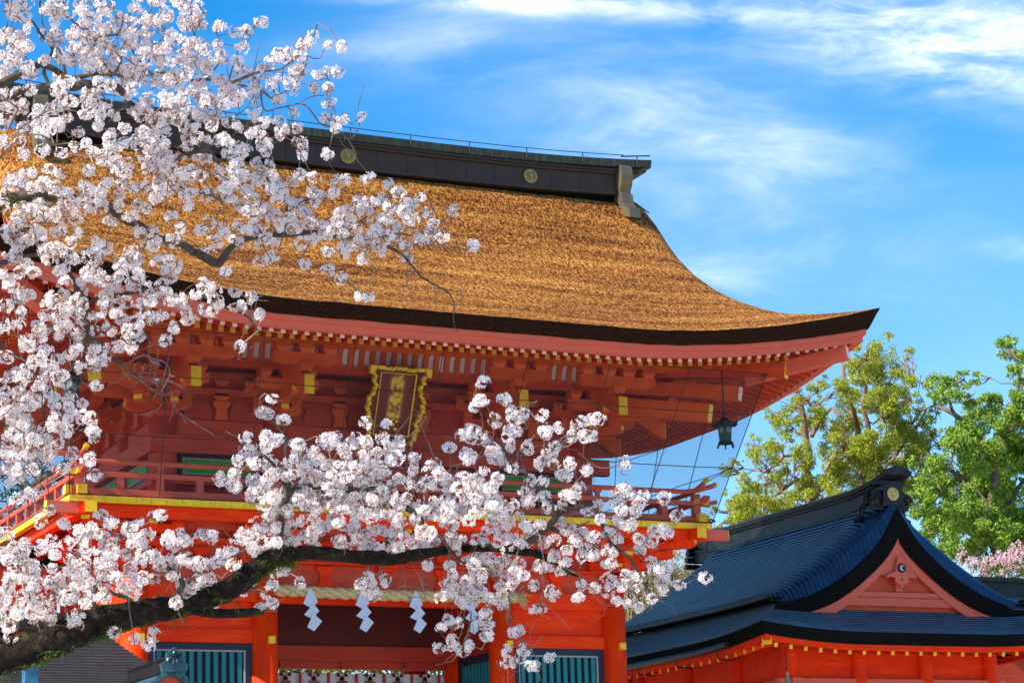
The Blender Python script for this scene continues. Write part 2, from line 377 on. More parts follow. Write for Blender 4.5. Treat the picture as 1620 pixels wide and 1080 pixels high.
# rafters
nfly=0; nbase=0
flyS=MB(); baseS=MB(); tipS=MB(); tipB=MB()
def rafters(side,individual):
    Hs=EX if side in('front','back') else EA
    off=1.57 if side in('left','right') else 0
    sp=.1625; n=int((Hs-.45)/sp)
    T={'front':lambda s,i,z:(s,-3.3+i,z),'back':lambda s,i,z:(-s,YC+EA-i,z),'left':lambda s,i,z:(-EX+i,YC-s,z+.002),'right':lambda s,i,z:(EX-i,YC+s,z+.002)}[side]
    for k in range(-n,n+1):
        s=k*sp+.03; L_=lift(abs(s)+off)
        hip=Hs-abs(s)  # distance at which the hip line is met
        # flying
        i0,i1=.35,min(1.0,hip-.02)
        z0=8.548+L_*.93; z1=z0+.20*(i1-i0)/.65
        mb=MB() if individual else flyS
        if i1>i0+.08:
            A=T(s,i0,z0);B=T(s,i1,z1); mb.beam(A,B,.062,.075)
            if individual: ob=mb.build('flying_rafter',VERM,gate)
            tb=MB() if individual else tipS
            A2=T(s,i0-.004,z0); B2=T(s,i0,z0); tb.beam(A2,B2,.06,.073)
            if individual: tb.build('rafter_tip',TIPW,ob)
        i0,i1=.9,min(2.9,hip-.02)
        if i1>i0+.15:
            z0=8.645+L_*.75; z1=8.645+.28*(i1-i0)+L_*.75*max(0,1-(i1-i0)/1.4)
            mb=MB() if individual else baseS
            A=T(s,i0,z0);B=T(s,i1,z1); mb.beam(A,B,.07,.115)
            if individual: ob=mb.build('base_rafter',VERM,gate)
            tb=MB() if individual else tipB
            tb.beam(T(s,i0-.004,z0),T(s,i0,z0),.068,.113)
            if individual: tb.build('rafter_tip',YELG,ob)
rafters('front',True)
for sd in ('left','right','back'): rafters(sd,False)
a=flyS.build('flying_rafter',VERM,gate); a['kind']='stuff'; b=tipS.build('rafter_tip',TIPW,a); b['kind']='stuff'
a=baseS.build('base_rafter',VERM,gate); a['kind']='stuff'; b=tipB.build('rafter_tip',YELG,a); b['kind']='stuff'
# kioi strip between the two rafter rows
ring([(.86,-.172,.12),(.86,-.13,.12),(.99,-.13,.12),(.99,-.172,.12),(.86,-.172,.12)],'eave_batten',VERM)
# hip rafters with tips
for sx in (-1,1):
    for fy in (0,1):
        def D(t,z): # t = inset along diagonal
            x=sx*(EX-t); y=-3.3+t if not fy else YC+EA-t
            return (x,y,z)
        h=MB(); h.beam(D(.37,8.90),D(1.45,8.66),.16,.20); ob=h.build('hip_rafter',PINK,gate)
        t=MB(); t.beam(D(.36,8.902),D(.37,8.90),.158,.198); t.build('rafter_tip',TIPW,ob)
        h=MB(); h.beam(D(1.02,8.72),D(3.1,9.02),.18,.22); ob=h.build('hip_rafter',VERM,gate)
        t=MB(); t.beam(D(1.008,8.718),D(1.02,8.72),.178,.218); t.build('rafter_tip',YEL,ob)
        h=MB(); h.beam(D(1.52,8.45),D(3.15,8.80),.17,.20); ob=h.build('corner_tail_beam',VERMD,gate)
        t=MB(); t.beam(D(1.508,8.447),D(1.52,8.45),.168,.198); t.build('beam_tip',TIPW,ob)
        h=MB(); h.beam(D(1.85,8.20),D(3.12,8.50),.19,.26); ob=h.build('corner_tail_beam',VERMD,gate)
        t=MB(); t.beam(D(1.838,8.197),D(1.85,8.20),.188,.258); t.build('beam_tip',YEL,ob)
# ridge
rg=MB(); LR=4.78
def rc(x): return .10*(abs(x)/5)**3
def ridgebar(mb,L0,y0,y1,z0,z1,n=24,mi=0,zr=1):
    rows=[]
    P=[(y0,z0),(y0,z1),(y1,z1),(y1,z0)]
    xs=[-L0+2*L0*i/n for i in range(n+1)]
    for x in xs: rows.append([(x,y,z+rc(x)*zr) for y,z in P+[P[0]]])
    mb.grid(rows,mi=mi); 
    for x in (xs[0],xs[-1]): mb.poly([(x,y,z+rc(x)*zr) for y,z in P],[(0,1,2,3)],mi)
ridgebar(rg,LR+.1,YC-.40,YC+.40,12.28,12.62); rg.build('ridge_box',RIDGE,gate)
r2=MB(); ridgebar(r2,LR+.06,YC-.43,YC+.43,12.255,12.30); ridgebar(r2,LR+.3,YC-.44,YC+.44,12.60,12.645); ridgebar(r2,LR+.42,YC-.47,YC+.47,12.645,12.68); r2.build('ridge_moulding',RIDGE,gate)
sh=MB(); ridgebar(sh,LR+.1,YC-.30,YC+.30,11.95,12.26); sh.build('ridge_base',BEDGE_B,gate)
for k in range(-9,10):
    s_=MB(); s_.box(k*.5-.004,k*.5+.004,YC-.404,YC-.399,12.31,12.59); 
    if k==-9: seam=s_
    else: seam.poly(s_.v,s_.f)
seam.build('ridge_seam',DARK,gate)
cp=MB(); rows=[]
for i in range(41):
    x=-5.28+10.56*i/40; c=rc(x)*1.3
    rows.append([(x,YC+y,z+c) for y,z in ((-.46,12.68),(-.50,12.69),(-.53,12.80),(-.50,12.815),(0,12.93),(.50,12.815),(.53,12.80),(.50,12.69),(.46,12.68),(-.46,12.68))])
cp.grid(rows); cp.poly(rows[0],[tuple(range(9))]); cp.poly(rows[-1],[tuple(range(9))]); cp.build('ridge_cap',VERD,gate)
wr=MB()
for k in range(-5,6):
    x=k*1.0
    z=12.80+rc(x)*1.3
    wr.cyl((x,YC-.545,z-.09),(x,YC-.545,z+.07),.011,n=5)
wr.tube([(x/4,YC-.545,12.875+rc(x/4)*1.2+.0*x) for x in range(-21,20)],.007,5)
wr.tube([(4.7,YC-.55,12.86+.09),(5.25,YC-.52,13.03)],.012,5); wr.tube([(5.05,YC-.1,12.4),(5.38,YC-.2,12.16)],.01,5)
wr.build('lightning_cable',WIRE,gate)
# chrysanthemum crests
def crest(c,r,parent,yd,material,name='crest'):
    mb=MB(); n=16
    for k in range(n):
        a0=2*math.pi*k/n; hw=math.pi/n*.93; P=[(0,0,0)]
        pts=[]
        for (rr,aa) in ((.2,-.8),(.8,-.95),(.93,-.6),(1,0),(.93,.6),(.8,.95),(.2,.8)):
            an=a0+aa*hw; pts.append((c[0]+r*rr*math.cos(an),c[1]+yd*(-.02 if rr<1 else -.012),c[2]+r*rr*math.sin(an)))
        cen=(c[0]+r*.6*math.cos(a0),c[1]-.035,c[2]+r*.6*math.sin(a0)); pts.append(cen)
        mb.poly(pts,[(i,i+1,7) for i in range(6)]+[(6,0,7)])
    P=[(c[0]+r*.22*math.cos(2*math.pi*i/12),c[1]-.04,c[2]+r*.22*math.sin(2*math.pi*i/12)) for i in range(12)]
    mb.poly(P,[tuple(range(12))])
    P=[(c[0]+r*.96*math.cos(2*math.pi*i/24),c[1]-.004,c[2]+r*.96*math.sin(2*math.pi*i/24)) for i in range(24)]; mb.poly(P,[tuple(range(24))])
    return mb.build(name,material,parent)
for x in (-3.12,0,3.12): crest((x,YC-.405,12.46+rc(x)),.125,gate,1,GOLDD)
# ridge end blocks (S-profiled plates)
for sx in (-1,1):
    prof=[(.40,.42),(.50,.42),(.58,.34),(.60,.20),(.56,.06),(.50,-.02),(.50,-.06),(.56,-.10),(.60,-.26),(.66,-.36),(.78,-.40),(.80,-.56),(.62,-.50),(.50,-.38),(.42,-.22),(.30,-.2),(.30,.42)]
    z0=12.33+rc(LR)
    mb=MB()
    for fy in (-1,1):
        mb.extr([(u*fy,v) for u,v in prof],lambda a_,u,v:(a_,YC+u,z0+v),sx*LR-.10,sx*LR+.10)
    mb.box(sx*LR-.09,sx*LR+.09,YC-.3,YC+.3,z0-.2,z0+.41)
    mb.build('ridge_end_block',BLOCK,gate)
# gables both ends
for sx in (-1,1):
    gb=MB(); n=14; P=[]
    xg=sx*4.98
    tops=[(a_,interp(ZC,a_)-.35) for a_ in [3.5*i/n for i in range(n+1)]]
    P=[(xg,YC-a_,z) for a_,z in reversed(tops)]+[(xg,YC+a_,z) for a_,z in tops[1:]]
    gb.poly(P,[tuple(range(len(P)))]); gb.build('gable_panel',VERM,gate)
    bb=MB()
    for fy in (-1,1):
        rows=[[(sx*5.30,YC+fy*a_,interp(ZC,a_)-interp(CD,a_)-.20) for a_,z in tops],[(sx*5.30,YC+fy*a_,interp(ZC,a_)-interp(CD,a_)-.52-.05*a_/3.5) for a_,z in tops],[(sx*5.22,YC+fy*a_,interp(ZC,a_)-interp(CD,a_)-.52-.05*a_/3.5) for a_,z in tops],[(sx*5.22,YC+fy*a_,interp(ZC,a_)-interp(CD,a_)-.20) for a_,z in tops]]
        bb.grid(rows)
    bb.build('bargeboard',VERM,gate)
    gp=MB(); gp.extr([(-.02,.25),(-.22,.05),(-.16,-.1),(-.24,-.2),(0,-.5),(.24,-.2),(.16,-.1),(.22,.05),(.02,.25)],lambda a_,u,v:(a_,YC+u,11.45+v),sx*5.31,sx*5.37); gp.build('gable_pendant',VERM,gate)
# ------------------------------------------------------------------ brackets
def block(mb,T,s,p,z,w_=.17,h=.13):
    w_*=1.06
    hw=w_/2; lw=hw*.66; zt=z+h; zm=z+h*.45
    lo=[(s-lw,p-lw,z),(s+lw,p-lw,z),(s+lw,p+lw,z),(s-lw,p+lw,z)]
    md2=[(s-lw*1.12,p-lw*1.12,z+h*.2),(s+lw*1.12,p-lw*1.12,z+h*.2),(s+lw*1.12,p+lw*1.12,z+h*.2),(s-lw*1.12,p+lw*1.12,z+h*.2)]
    md=[(s-hw,p-hw,zm),(s+hw,p-hw,zm),(s+hw,p+hw,zm),(s-hw,p+hw,zm)]
    tp=[(s-hw,p-hw,zt),(s+hw,p-hw,zt),(s+hw,p+hw,zt),(s-hw,p+hw,zt)]
    P=[T(*q) for q in lo+md2+md+tp]; F=[(3,2,1,0),(12,13,14,15)]
    for k in range(3):
        for i in range(4): F.append((k*4+i,k*4+(i+1)%4,(k+1)*4+(i+1)%4,(k+1)*4+i))
    mb.poly(P,F)
def armS(mb,T,s,p,z,L_,h,w_=.115,r=.8):
    "lateral arm along s with rounded lower ends"
    R2=h*r*1.2; prof=[(-L_,h),(-L_,h*.45)]
    for i in range(1,6):
        an=math.pi/2*i/5; prof.append((-L_+R2*(1-math.cos(an)),h*.45*(1-math.sin(an))))
    prof+= [(-u,v) for u,v in reversed(prof)]
    mb.extr([(u,v) for u,v in prof],lambda a_,u,v:T(s+u,p+a_,z+v),-w_/2,w_/2)
def armP(mb,T,s,p0,p1,z,h,w_=.11):
    "outward arm, nose rounded under"
    R2=h*1.2; prof=[(p0,h),(p1,h),(p1,h*.55)]
    for i in range(1,6):
        an=math.pi/2*i/5; prof.append((p1-R2*(1-math.cos(an)),h*.55*(1-math.sin(an))))
    prof.append((p0,0))
    mb.extr(prof,lambda a_,u,v:T(s+a_,u,z+v),-w_/2,w_/2)
def upper_bracket(side,s,corner=False):
    T=FRM(side,UHX,UHY); mb=MB(); gl=MB(); e_=.001 if side in('left','right') else 0
    block(mb,T,s,-.10,7.955,.30+e_,.12)
    armP(mb,T,s,-.3,.40,8.03+e_,.13,.112-e_); gl.box(s-.056,s+.056,.40,.404,8.03+.072,8.16,T)
    block(mb,T,s,.32,8.16,.16+e_,.08)
    armP(mb,T,s,-.3,.84,8.215+e_,.125,.112-e_); gl.box(s-.056,s+.056,.84,.844,8.215+.069,8.34,T)
    armS(mb,T,s,.02,8.06+e_,.36,.14); 
    for d in (-.28,.28): block(mb,T,s+d,.02,8.20+e_,.15,.10)
    armS(mb,T,s,.02,8.31+e_,.48,.12)
    for d in (-.4,.4): block(mb,T,s+d,.02,8.43+e_,.15,.10)
    armS(mb,T,s,.47,8.34+e_,.46,.16); block(mb,T,s,.78,8.335,.17,.10)
    for d in (-.33,0,.33): block(mb,T,s+d,.47,8.50+e_,.17,.125)
    # slanting tail beam with gilt end
    A=Vector(T(s,.2,8.86)); B=Vector(T(s,1.30,8.245)); mb.beam(A,B,.135+e_,.25)
    d=(B-A).normalized(); 
    q=[T(s-.069,1.30,8.11),T(s+.069,1.30,8.11),T(s+.069,1.30,8.38),T(s-.069,1.30,8.38)]
    q2=[T(s-.069,1.365,8.11),T(s+.069,1.365,8.11),T(s+.069,1.365,8.38),T(s-.069,1.365,8.38)]
    mb2=[T(s-.0655,1.22,8.15),T(s+.0655,1.22,8.15),T(s+.0655,1.16,8.44),T(s-.0655,1.16,8.44)]
    mb.hexa([mb2[0],mb2[1],mb2[2],mb2[3],T(s-.0655,1.362,8.112),T(s+.0655,1.362,8.112),T(s+.0655,1.362,8.378),T(s-.0655,1.362,8.378)])
    gl.hexa([T(s-.070,1.362,8.11),T(s+.070,1.362,8.11),T(s+.070,1.362,8.38),T(s-.070,1.362,8.38),T(s-.070,1.372,8.11),T(s+.070,1.372,8.11),T(s+.070,1.372,8.38),T(s-.070,1.372,8.38)])
    block(mb,T,s,1.20,8.45,.19+e_,.11)
    armS(mb,T,s,1.20,8.545+e_,.46 if not corner else .62,.16)
    for d in ((-.34,0,.34) if not corner else (-.5,-.17,.17,.5)): block(mb,T,s+d,1.20,8.70+e_,.20,.135)
    ob=mb.build('bracket',VERMD,gate); gl.build_each('gilt_end',YEL,ob)
for side in ('front','left','right','back'):
    if side in('front','back'): ss=[-3.22,-1.62,1.62,3.22]
    else: ss=[-1.46,0,1.46]
    for s in ss: upper_bracket(side,s,abs(s)>3 or (side in('left','right') and s!=0))
# corner diagonal arms
for sx in (-1,1):
    for yy,sg in ((.12,-1),(2*YC-.12,1)):
        mb=MB(); gl=MB(); c=Vector((sx*3.22,yy,0)); d=Vector((sx,sg,0)).normalized(); r=Vector((-d.y,d.x,0))
        T=lambda s,p,z:tuple(c+r*s+d*p+Vector((0,0,z)))
        for (p1,z,h) in ((.72,8.034,.132),(1.22,8.22,.128)):
            armP(mb,T,0,0,p1,z,h,.13); gl.box(-.065,.065,p1,p1+.005,z+h*.55,z+h,T); block(mb,T,0,p1-.1,z+h,.17,.08)
        block(mb,T,0,1.75,8.61,.2,.13)
        ob=mb.build('corner_bracket',VERMD,gate); gl.build_each('gilt_end',YEL,ob)
# purlins, wall beams, coving
def rect_ring(mb,hx,hy,w_,z0,z1,ext=0):
    "four bars around the plan; hx,hy = outer half sizes"
    e2=.0015
    mb.box(-hx-ext,hx+ext,YC-hy,YC-hy+w_,z0,z1); mb.box(-hx-ext,hx+ext,YC+hy-w_,YC+hy,z0,z1)
    ys=w_ if ext==0 else -ext
    mb.box(-hx,-hx+w_,YC-hy+ys,YC+hy-ys,z0+e2,z1-e2); mb.box(hx-w_,hx,YC-hy+ys,YC+hy-ys,z0+e2,z1-e2)
pb=MB(); rect_ring(pb,UHX+1.30,UHY+1.30,.20,8.835,8.95,.28); pb.build('eave_purlin',VERMD,gate)
pb=MB(); rect_ring(pb,UHX+.55,UHY+.55,.14,8.625,8.74,.1); rect_ring(pb,UHX+.04,UHY+.04,.12,8.30,8.40); rect_ring(pb,UHX+.035,UHY+.035,.11,8.53,8.64); pb.build('wall_beam',VERM,gate)
cv=MB(); cvr=MB()
def cove(side,half):
    T=FRM(side,UHX,UHY); prof=[(.515,8.735),(.53,8.83),(.56,8.93),(.64,9.01),(.85,9.055),(1.12,9.06)]
    ext=.55
    rows=[[T(-half-p,p,z) for p,z in prof],[T(half+p,p,z) for p,z in prof]]
    cv.grid(rows)
    n=int(2*(half+ext)/.165)
    for k in range(n+1):
        s=-half-ext+.08+k*.165
        w2=.036
        P=[T(s-w2,p,z-.05) for p,z in prof]+[T(s-w2,p,z+.01) for p,z in reversed(prof)]
        prof2=[(p+.045,z-.035) for p,z in prof]+[(p-.01,z+.01) for p,z in reversed(prof)]
        cvr.extr(prof2,lambda a_,u,v:T(s+a_,u,v),-w2,w2)
for sd,h in (('front',UHX),('back',UHX),('left',UHY),('right',UHY)): cove(sd,h)
cv.build('coving_plaster',WHITE,gate); cvr.build('coving_rib',VERMD,gate)
# upper walls (inner core)
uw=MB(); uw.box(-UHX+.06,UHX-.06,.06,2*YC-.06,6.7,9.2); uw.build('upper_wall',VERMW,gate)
st=MB()
def strut(mb,T,s,z0):
    prof=[(-.10,0),(.10,0),(.075,.10),(.085,.17),(.12,.20),(.12,.26),(-.12,.26),(-.12,.20),(-.085,.17),(-.075,.10)]
    mb.extr(prof,lambda a_,u,v:T(s+u,a_,z0+v),-.05,.035)
    prof=[(-.07,0),(.07,0),(.11,.05),(.11,.10),(-.11,.10),(-.11,.05)]
    mb.extr(prof,lambda a_,u,v:T(s+u,a_,z0+.27+v),-.05,.04)
    mb.extr([(u*.9,v) for u,v in prof],lambda a_,u,v:T(s+u,a_,z0+.48+v),-.05,.04)
    # cloud panels each side in low relief
for side,sl_ in (('front',(-2.42,-.65,.65,2.42)),('back',(-2.42,-.65,.65,2.42)),('left',(-.73,.73)),('right',(-.73,.73))):
    T=FRM(side,UHX,UHY)
    for s in sl_: 
        m_=MB(); strut(m_,T,s,7.96); m_.build('wall_strut',VERMD,gate)
        pn=MB()
        for d in (-.33,.33):
            pr=[(-.19,0),(.19,0),(.21,.1),(.17,.22),(.11,.25),(-.11,.25),(-.17,.22),(-.21,.1)]
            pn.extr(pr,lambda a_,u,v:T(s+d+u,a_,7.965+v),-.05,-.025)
        pn.build('relief_panel',VERMW,gate)
# upper columns, plates, rails
def cols(name,xs,ys,z0,z1,r,material):
    for x,y in [(x,y) for x in xs for y in ys]:
        m_=MB(); m_.cyl((x,y,z0),(x,y,z1),r,n=28); m_.build(name,material,gate,smooth=False)
for x in (-3.22,-1.62,1.62,3.22):
    for y in (.12,YC,2*YC-.12):
        if abs(x)<3 and y==YC: continue
        m_=MB(); m_.cyl((x,y,6.6),(x,y,7.95),.205,n=28); ob=m_.build('upper_column',VERM,gate)
        for p in ob.data.polygons: p.use_smooth=len(p.vertices)==4
pl=MB(); rect_ring(pl,UHX-.02,UHY-.02,.16,7.705,7.95); pl.build('wall_plate',VERM,gate)
pl=MB(); rect_ring(pl,UHX+.10,UHY+.10,.14,7.455,7.69,0)
pl.box(UHX+.1,UHX+.28,YC-UHY-.10,YC-UHY+.04,7.455,7.69); pl.build('upper_tie_beam',VERM,gate)
pl=MB(); rect_ring(pl,UHX+.06,UHY+.06,.12,7.02,7.11); pl.build('sill_beam',VERM,gate)
def lattice(side,s0,s1,z0,z1,hx,hy,fr,inner,slat,nsl,p=.03,name='lattice_window',sw=.5,depth=.05,par=None,fw=.05):
    T=FRM(side,hx,hy); f=MB()
    f.box(s0,s1,p-.05,p+.03,z1-fw,z1,T); f.box(s0,s1,p-.05,p+.03,z0,z0+fw,T); f.box(s0,s0+fw,p-.05,p+.029,z0+fw,z1-fw,T); f.box(s1-fw,s1,p-.05,p+.029,z0+fw,z1-fw,T)
    ob=f.build(name,fr,par or gate); b_=MB(); b_.box(s0+.01,s1-.01,p-.06,p-.045,z0+.01,z1-.01,T); b_.build('window_back',DARK,ob)
    i=MB(); a0,a1,c0,c1=s0+fw,s1-fw,z0+fw,z1-fw; q=.022
    i.box(a0,a1,p-.04,p+.02,c1-q,c1,T); i.box(a0,a1,p-.04,p+.02,c0,c0+q,T); i.box(a0,a0+q,p-.04,p+.019,c0+q,c1-q,T); i.box(a1-q,a1,p-.04,p+.019,c0+q,c1-q,T)
    i.build('window_trim',inner,ob)
    sl=MB(); a0+=q;a1-=q; pt=(a1-a0)/nsl
    for k in range(nsl):
        c=a0+pt*(k+.5); sl.box(c-pt*sw/2,c+pt*sw/2,p-.035,p+.005,c0+q,c1-q,T)
    sl.build('window_slats',slat,ob)
for side,rs in (('front',((-3.03,-1.83),(1.83,3.0))),('left',((-1.28,-.17),(.17,1.28))),('right',((-1.28,-.17),(.17,1.28))),('back',((-3.0,-1.83),(1.83,3.0)))):
    for a0,a1 in rs: lattice(side,a0,a1,7.12,7.455,UHX,UHY,DARK,PINKF,GREEN,30,sw=.72,p=-.01)
dr=MB(); dr.box(-1.4,-.01,-.02,.05,6.7,7.44); dr.box(.01,1.4,-.02,.05,6.7,7.44)
for k in (-1.38,-.7,-.03,.03,.7,1.32): dr.box(k-.03 if k<0 else k-.0,k+.03,-.045,-.021,6.7,7.43)
dr.build('door',VERM,gate)
# ------------------------------------------------------------------ balcony
BX=4.82; BY=1.03; BHY=YC+BY
dk=MB(); dk.box(-BX+.03,BX-.03,-BY+.03,2*YC+BY-.03,6.575,6.625); dk.build('balcony_deck',VERM,gate)
pe=MB(); n=42; w_=2*BX/n
x=-BX
while x<BX-.05:
    ww=min(random.uniform(.2,.26),BX-x); j=random.uniform(-.006,.006)
    pe.box(x+.002,x+ww-.002,-BY+j,-BY+.10,6.556,6.636); pe.box(x+.002,x+ww-.002,2*YC+BY-.10,2*YC+BY+j,6.556,6.636); x+=ww
y=-BY+.102
while y<2*YC+BY-.15:
    ww=min(random.uniform(.2,.26),2*YC+BY-.102-y); 
    for sx in (-1,1): pe.box(min(sx*BX,sx*(BX-.10)),max(sx*BX,sx*(BX-.10)),y+.002,y+ww-.002,6.557,6.635)
    y+=ww
pe.build('deck_plank_ends',YEL,gate)
bm=MB(); rect_ring(bm,BX-.13,BHY-.13,.12,6.40,6.553,.12); bm.build('deck_beam',VERMBH,gate)
bm=MB(); rect_ring(bm,BX-.62,BHY-.62,.14,6.36,6.46,0); bm.build('deck_joist_beam',VERM,gate)
ud=MB(); ud.box(-BX+.25,BX-.25,-BY+.25,2*YC+BY-.25,6.555,6.575); ud.build('deck_underside',VERMBH,gate)
# projecting beam ends below the deck corners
for sx in (-1,1):
    for yy in (-BY+.10,2*YC+BY-.10):
        q=MB(); q.box(min(sx*(BX-.2),sx*(BX+.28)),max(sx*(BX-.2),sx*(BX+.28)),yy-.08,yy+.06,6.405,6.552); ob=q.build('deck_beam_nose',PINK,gate)
        t=MB(); t.box(min(sx*(BX+.28),sx*(BX+.288)),max(sx*(BX+.28),sx*(BX+.288)),yy-.081,yy+.061,6.403,6.554); t.build('beam_tip',YEL,ob)
        q=MB(); y2=-BY-.12 if yy<YC else 2*YC+BY+.12
        q.box(sx*(BX-.26)-.075,sx*(BX-.26)+.075,min(y2,yy),max(y2,yy),6.404,6.550); ob=q.build('deck_beam_nose',VERMBH,gate)
        t=MB(); t.box(sx*(BX-.26)-.076,sx*(BX-.26)+.076,min(y2,y2+(.006 if y2>0 else -.006)),max(y2,y2+(.006 if y2>0 else -.006)),6.402,6.552); t.build('beam_tip',YEL,ob)
# railing: one part per side, posts as sub-parts
def railing(side):
    half=BX if side in('front','back') else BHY
    T={'front':lambda s,i,z:(s,-BY+i,z),'back':lambda s,i,z:(-s,2*YC+BY-i,z),'left':lambda s,i,z:(-BX+i,YC-s,z+.002),'right':lambda s,i,z:(BX-i,YC+s,z+.002)}[side]
    mb=MB(); I=.17; ex=half-.02
    mb.box(-half+.02,half-.02,I-.05,I+.05,6.64,6.76,T)
    mb.box(-ex-.08,ex+.08,I-.045,I+.045,6.92,6.985,T)
    pts=[];n=40
    for k in range(n+1):
        s=-(ex+.16)+2*(ex+.16)*k/n; up=.11*max(0,(abs(s)-(half-.35))/.5)**1.6
        pts.append(T(s,I,7.125+up))
    mb.tube(pts,.036,10)
    # upturned mid rail ends
    for sg in (-1,1): mb.beam(T(sg*(ex+.02),I,6.955),T(sg*(ex+.20),I,6.99),.088,.06)
    ob=mb.build('railing',PINK,gate)
    yl=MB()
    for sg in (-1,1):
        a_=Vector(T(sg*(ex+.16),I,7.125+.11*max(0,(ex+.16-(half-.35))/.5)**1.6)); dd=Vector(T(sg*(ex+.22),I,7.19))-Vector(T(sg*(ex+.16),I,7.16)); yl.cyl(a_-dd*.0,a_+dd*.9,.039,n=10)
    for sg in (-1,1): 
        yl.box(sg*(half-.17)-.062,sg*(half-.17)+.062,I-.062-.13+.0,I-.062-.05,6.66,6.78,T)
        yl.box(sg*(half-.17)-.058,sg*(half-.17)+.058,I-.20,I-.05,6.93,7.0,T)
    yl.build('rail_fitting',YEL,ob)
    ns=int(2*(half-.17)/.53); 
    for k in range(ns+1):
        s=-(half-.17)+2*(half-.17)*k/ns; p=MB()
        p.box(s-.045,s+.045,I-.038,I+.038,6.76,6.92,T)
        if k in(0,ns): p.box(s-.055,s+.055,I-.052,I+.052,6.765,7.09,T)
        elif k%2==0: p.box(s-.03,s+.03,I-.03,I+.03,6.985,7.09,T); p.box(s-.05,s+.05,I-.04,I+.04,7.05,7.10,T)
        p.build('rail_post',PINK,ob)
for sd in ('front','left','right','back'): railing(sd)
# ------------------------------------------------------------------ brackets below the balcony
LHX=3.70; LHY=YC
def lower_bracket(side,s):
    T=FRM(side,LHX,LHY); mb=MB(); gl=MB(); e_=.0012 if side in('left','right') else 0
    block(mb,T,s,0,5.90,.30,.12)
    zz=[(5.80+.02,.30),(5.98,.52),(6.14,.78)]
    for i,(z,p1) in enumerate(((5.99,.34),(6.13,.60),(6.27,.86))):
        armP(mb,T,s,-.1,p1,z+e_-.0,.12,.12-e_); gl.box(s-.06,s+.06,p1,p1+.005,z+.066,z+.12,T)
        if i<2: block(mb,T,s,p1-.09,z+.10,.16,.06)
        if i==2: block(mb,T,s,p1-.10,z+.095,.20+e_,.055)
    armS(mb,T,s,.30,6.13+e_,.42,.12); armS(mb,T,s,.56,6.26+e_,.5,.11)
    for d in (-.32,.32): block(mb,T,s+d,.30,6.25,.15,.09)
    for d in (-.4,.4): block(mb,T,s+d,.56,6.365,.15,.04)
    armS(mb,T,s,.02,6.0+e_,.40,.13)
    for d in (-.32,.32): block(mb,T,s+d,.02,6.13,.15,.09)
    ob=mb.build('balcony_bracket',VERMBH,gate); gl.build_each('gilt_end',YEL,ob)
for side in ('front','left','right','back'):
    for s in ([-3.64,-1.80,0,1.80,3.64] if side in('front','back') else [-1.6,0,1.6]): lower_bracket(side,s)
for sx in (-1,1):
    for yy,sg in ((0,-1),(2*YC,1)):
        mb=MB(); gl=MB(); c=Vector((sx*3.64,yy,0)); d=Vector((sx,sg,0)).normalized(); r=Vector((-d.y,d.x,0))
        T=lambda s,p,z:tuple(c+r*s+d*p+Vector((0,0,z)))
        for (p1,z,h) in ((.62,6.0,.12),(.98,6.145,.12),(1.32,6.285,.115)):
            armP(mb,T,0,0,p1,z,h,.13); gl.box(-.065,.065,p1,p1+.005,z+h*.55,z+h,T)
        ob=mb.build('corner_bracket',VERMBH,gate); gl.build_each('gilt_end',YEL,ob)
lw=MB(); rect_ring(lw,LHX+.02,LHY+.06,.12,6.20,6.30); rect_ring(lw,LHX+.10,LHY+.14,.28,5.975,6.03-.03); lw.build('balcony_wall_beam',VERMBH,gate)
lw=MB(); lw.box(-LHX+.05,LHX-.05,.02,.10,5.66,6.56); lw.box(-LHX+.05,LHX-.05,2*YC-.10,2*YC-.02,5.66,6.56); lw.box(-LHX+.05,-LHX+.12,.1,2*YC-.1,5.66,6.56); lw.box(LHX-.12,LHX-.05,.1,2*YC-.1,5.66,6.56); lw.build('lower_wall_panel',VERM,gate)
for side,sl_ in (('front',(-2.72,-.9,.9,2.72)),('back',(-2.72,-.9,.9,2.72)),('left',(-.8,.8)),('right',(-.8,.8))):
    T=FRM(side,LHX,LHY)
    for s in sl_:
        m_=MB(); prof=[(-.13,0),(.13,0),(.085,.10),(.08,.2),(.12,.24),(.13,.30),(-.13,.30),(-.12,.24),(-.08,.2),(-.085,.10)]
        m_.extr(prof,lambda a_,u,v:T(s+u,a_,5.66+v),-.05,.03)
        if side=='front':
            m_.extr([(-.07,0),(.07,0),(.11,.05),(.11,.10),(-.11,.10),(-.11,.05)],lambda a_,u,v:T(s+u,a_,6.06+v),-.05,.04)
        m_.build('wall_strut',VERMBH,gate)
# ------------------------------------------------------------------ lower storey
for x in (-3.64,-1.80,1.80,3.64):
    for y in (0,YC,2*YC):
        m_=MB(); m_.cyl((x,y,.12),(x,y,5.9),.185,n=28); m_.cyl((x,y,0),(x,y,.12),.26,n=20); ob=m_.build('lower_column',VERMB,gate)
        for p in ob.data.polygons: p.use_smooth=len(p.vertices)==4
        if y!=YC:
            t=MB(); yy=-.185 if y==0 else 2*YC+.185; t.box(x-.0-.045+.03,x+.045+.03,min(yy-.06*(1 if y==0 else -1),yy),max(yy-.06*(1 if y==0 else -1),yy),4.85,4.95); t.build('beam_end_cap',YEL,ob)
hb=MB()
for y in (0,2*YC): hb.box(-3.64,3.64,y-.09,y+.09,5.43,5.655)
for x in (-3.64,3.64): hb.box(x-.09,x+.09,.0,2*YC,5.432,5.653)
for x in (-1.8,1.8): hb.box(x-.08,x+.08,.09,2*YC-.09,5.434,5.651)
hb.build('head_beam',VERMBH,gate)
cl_=MB(); cl_.box(-3.64,3.64,.10,2*YC-.10,5.60,5.64); cl_.build('passage_ceiling',SHADOWWOOD,gate)
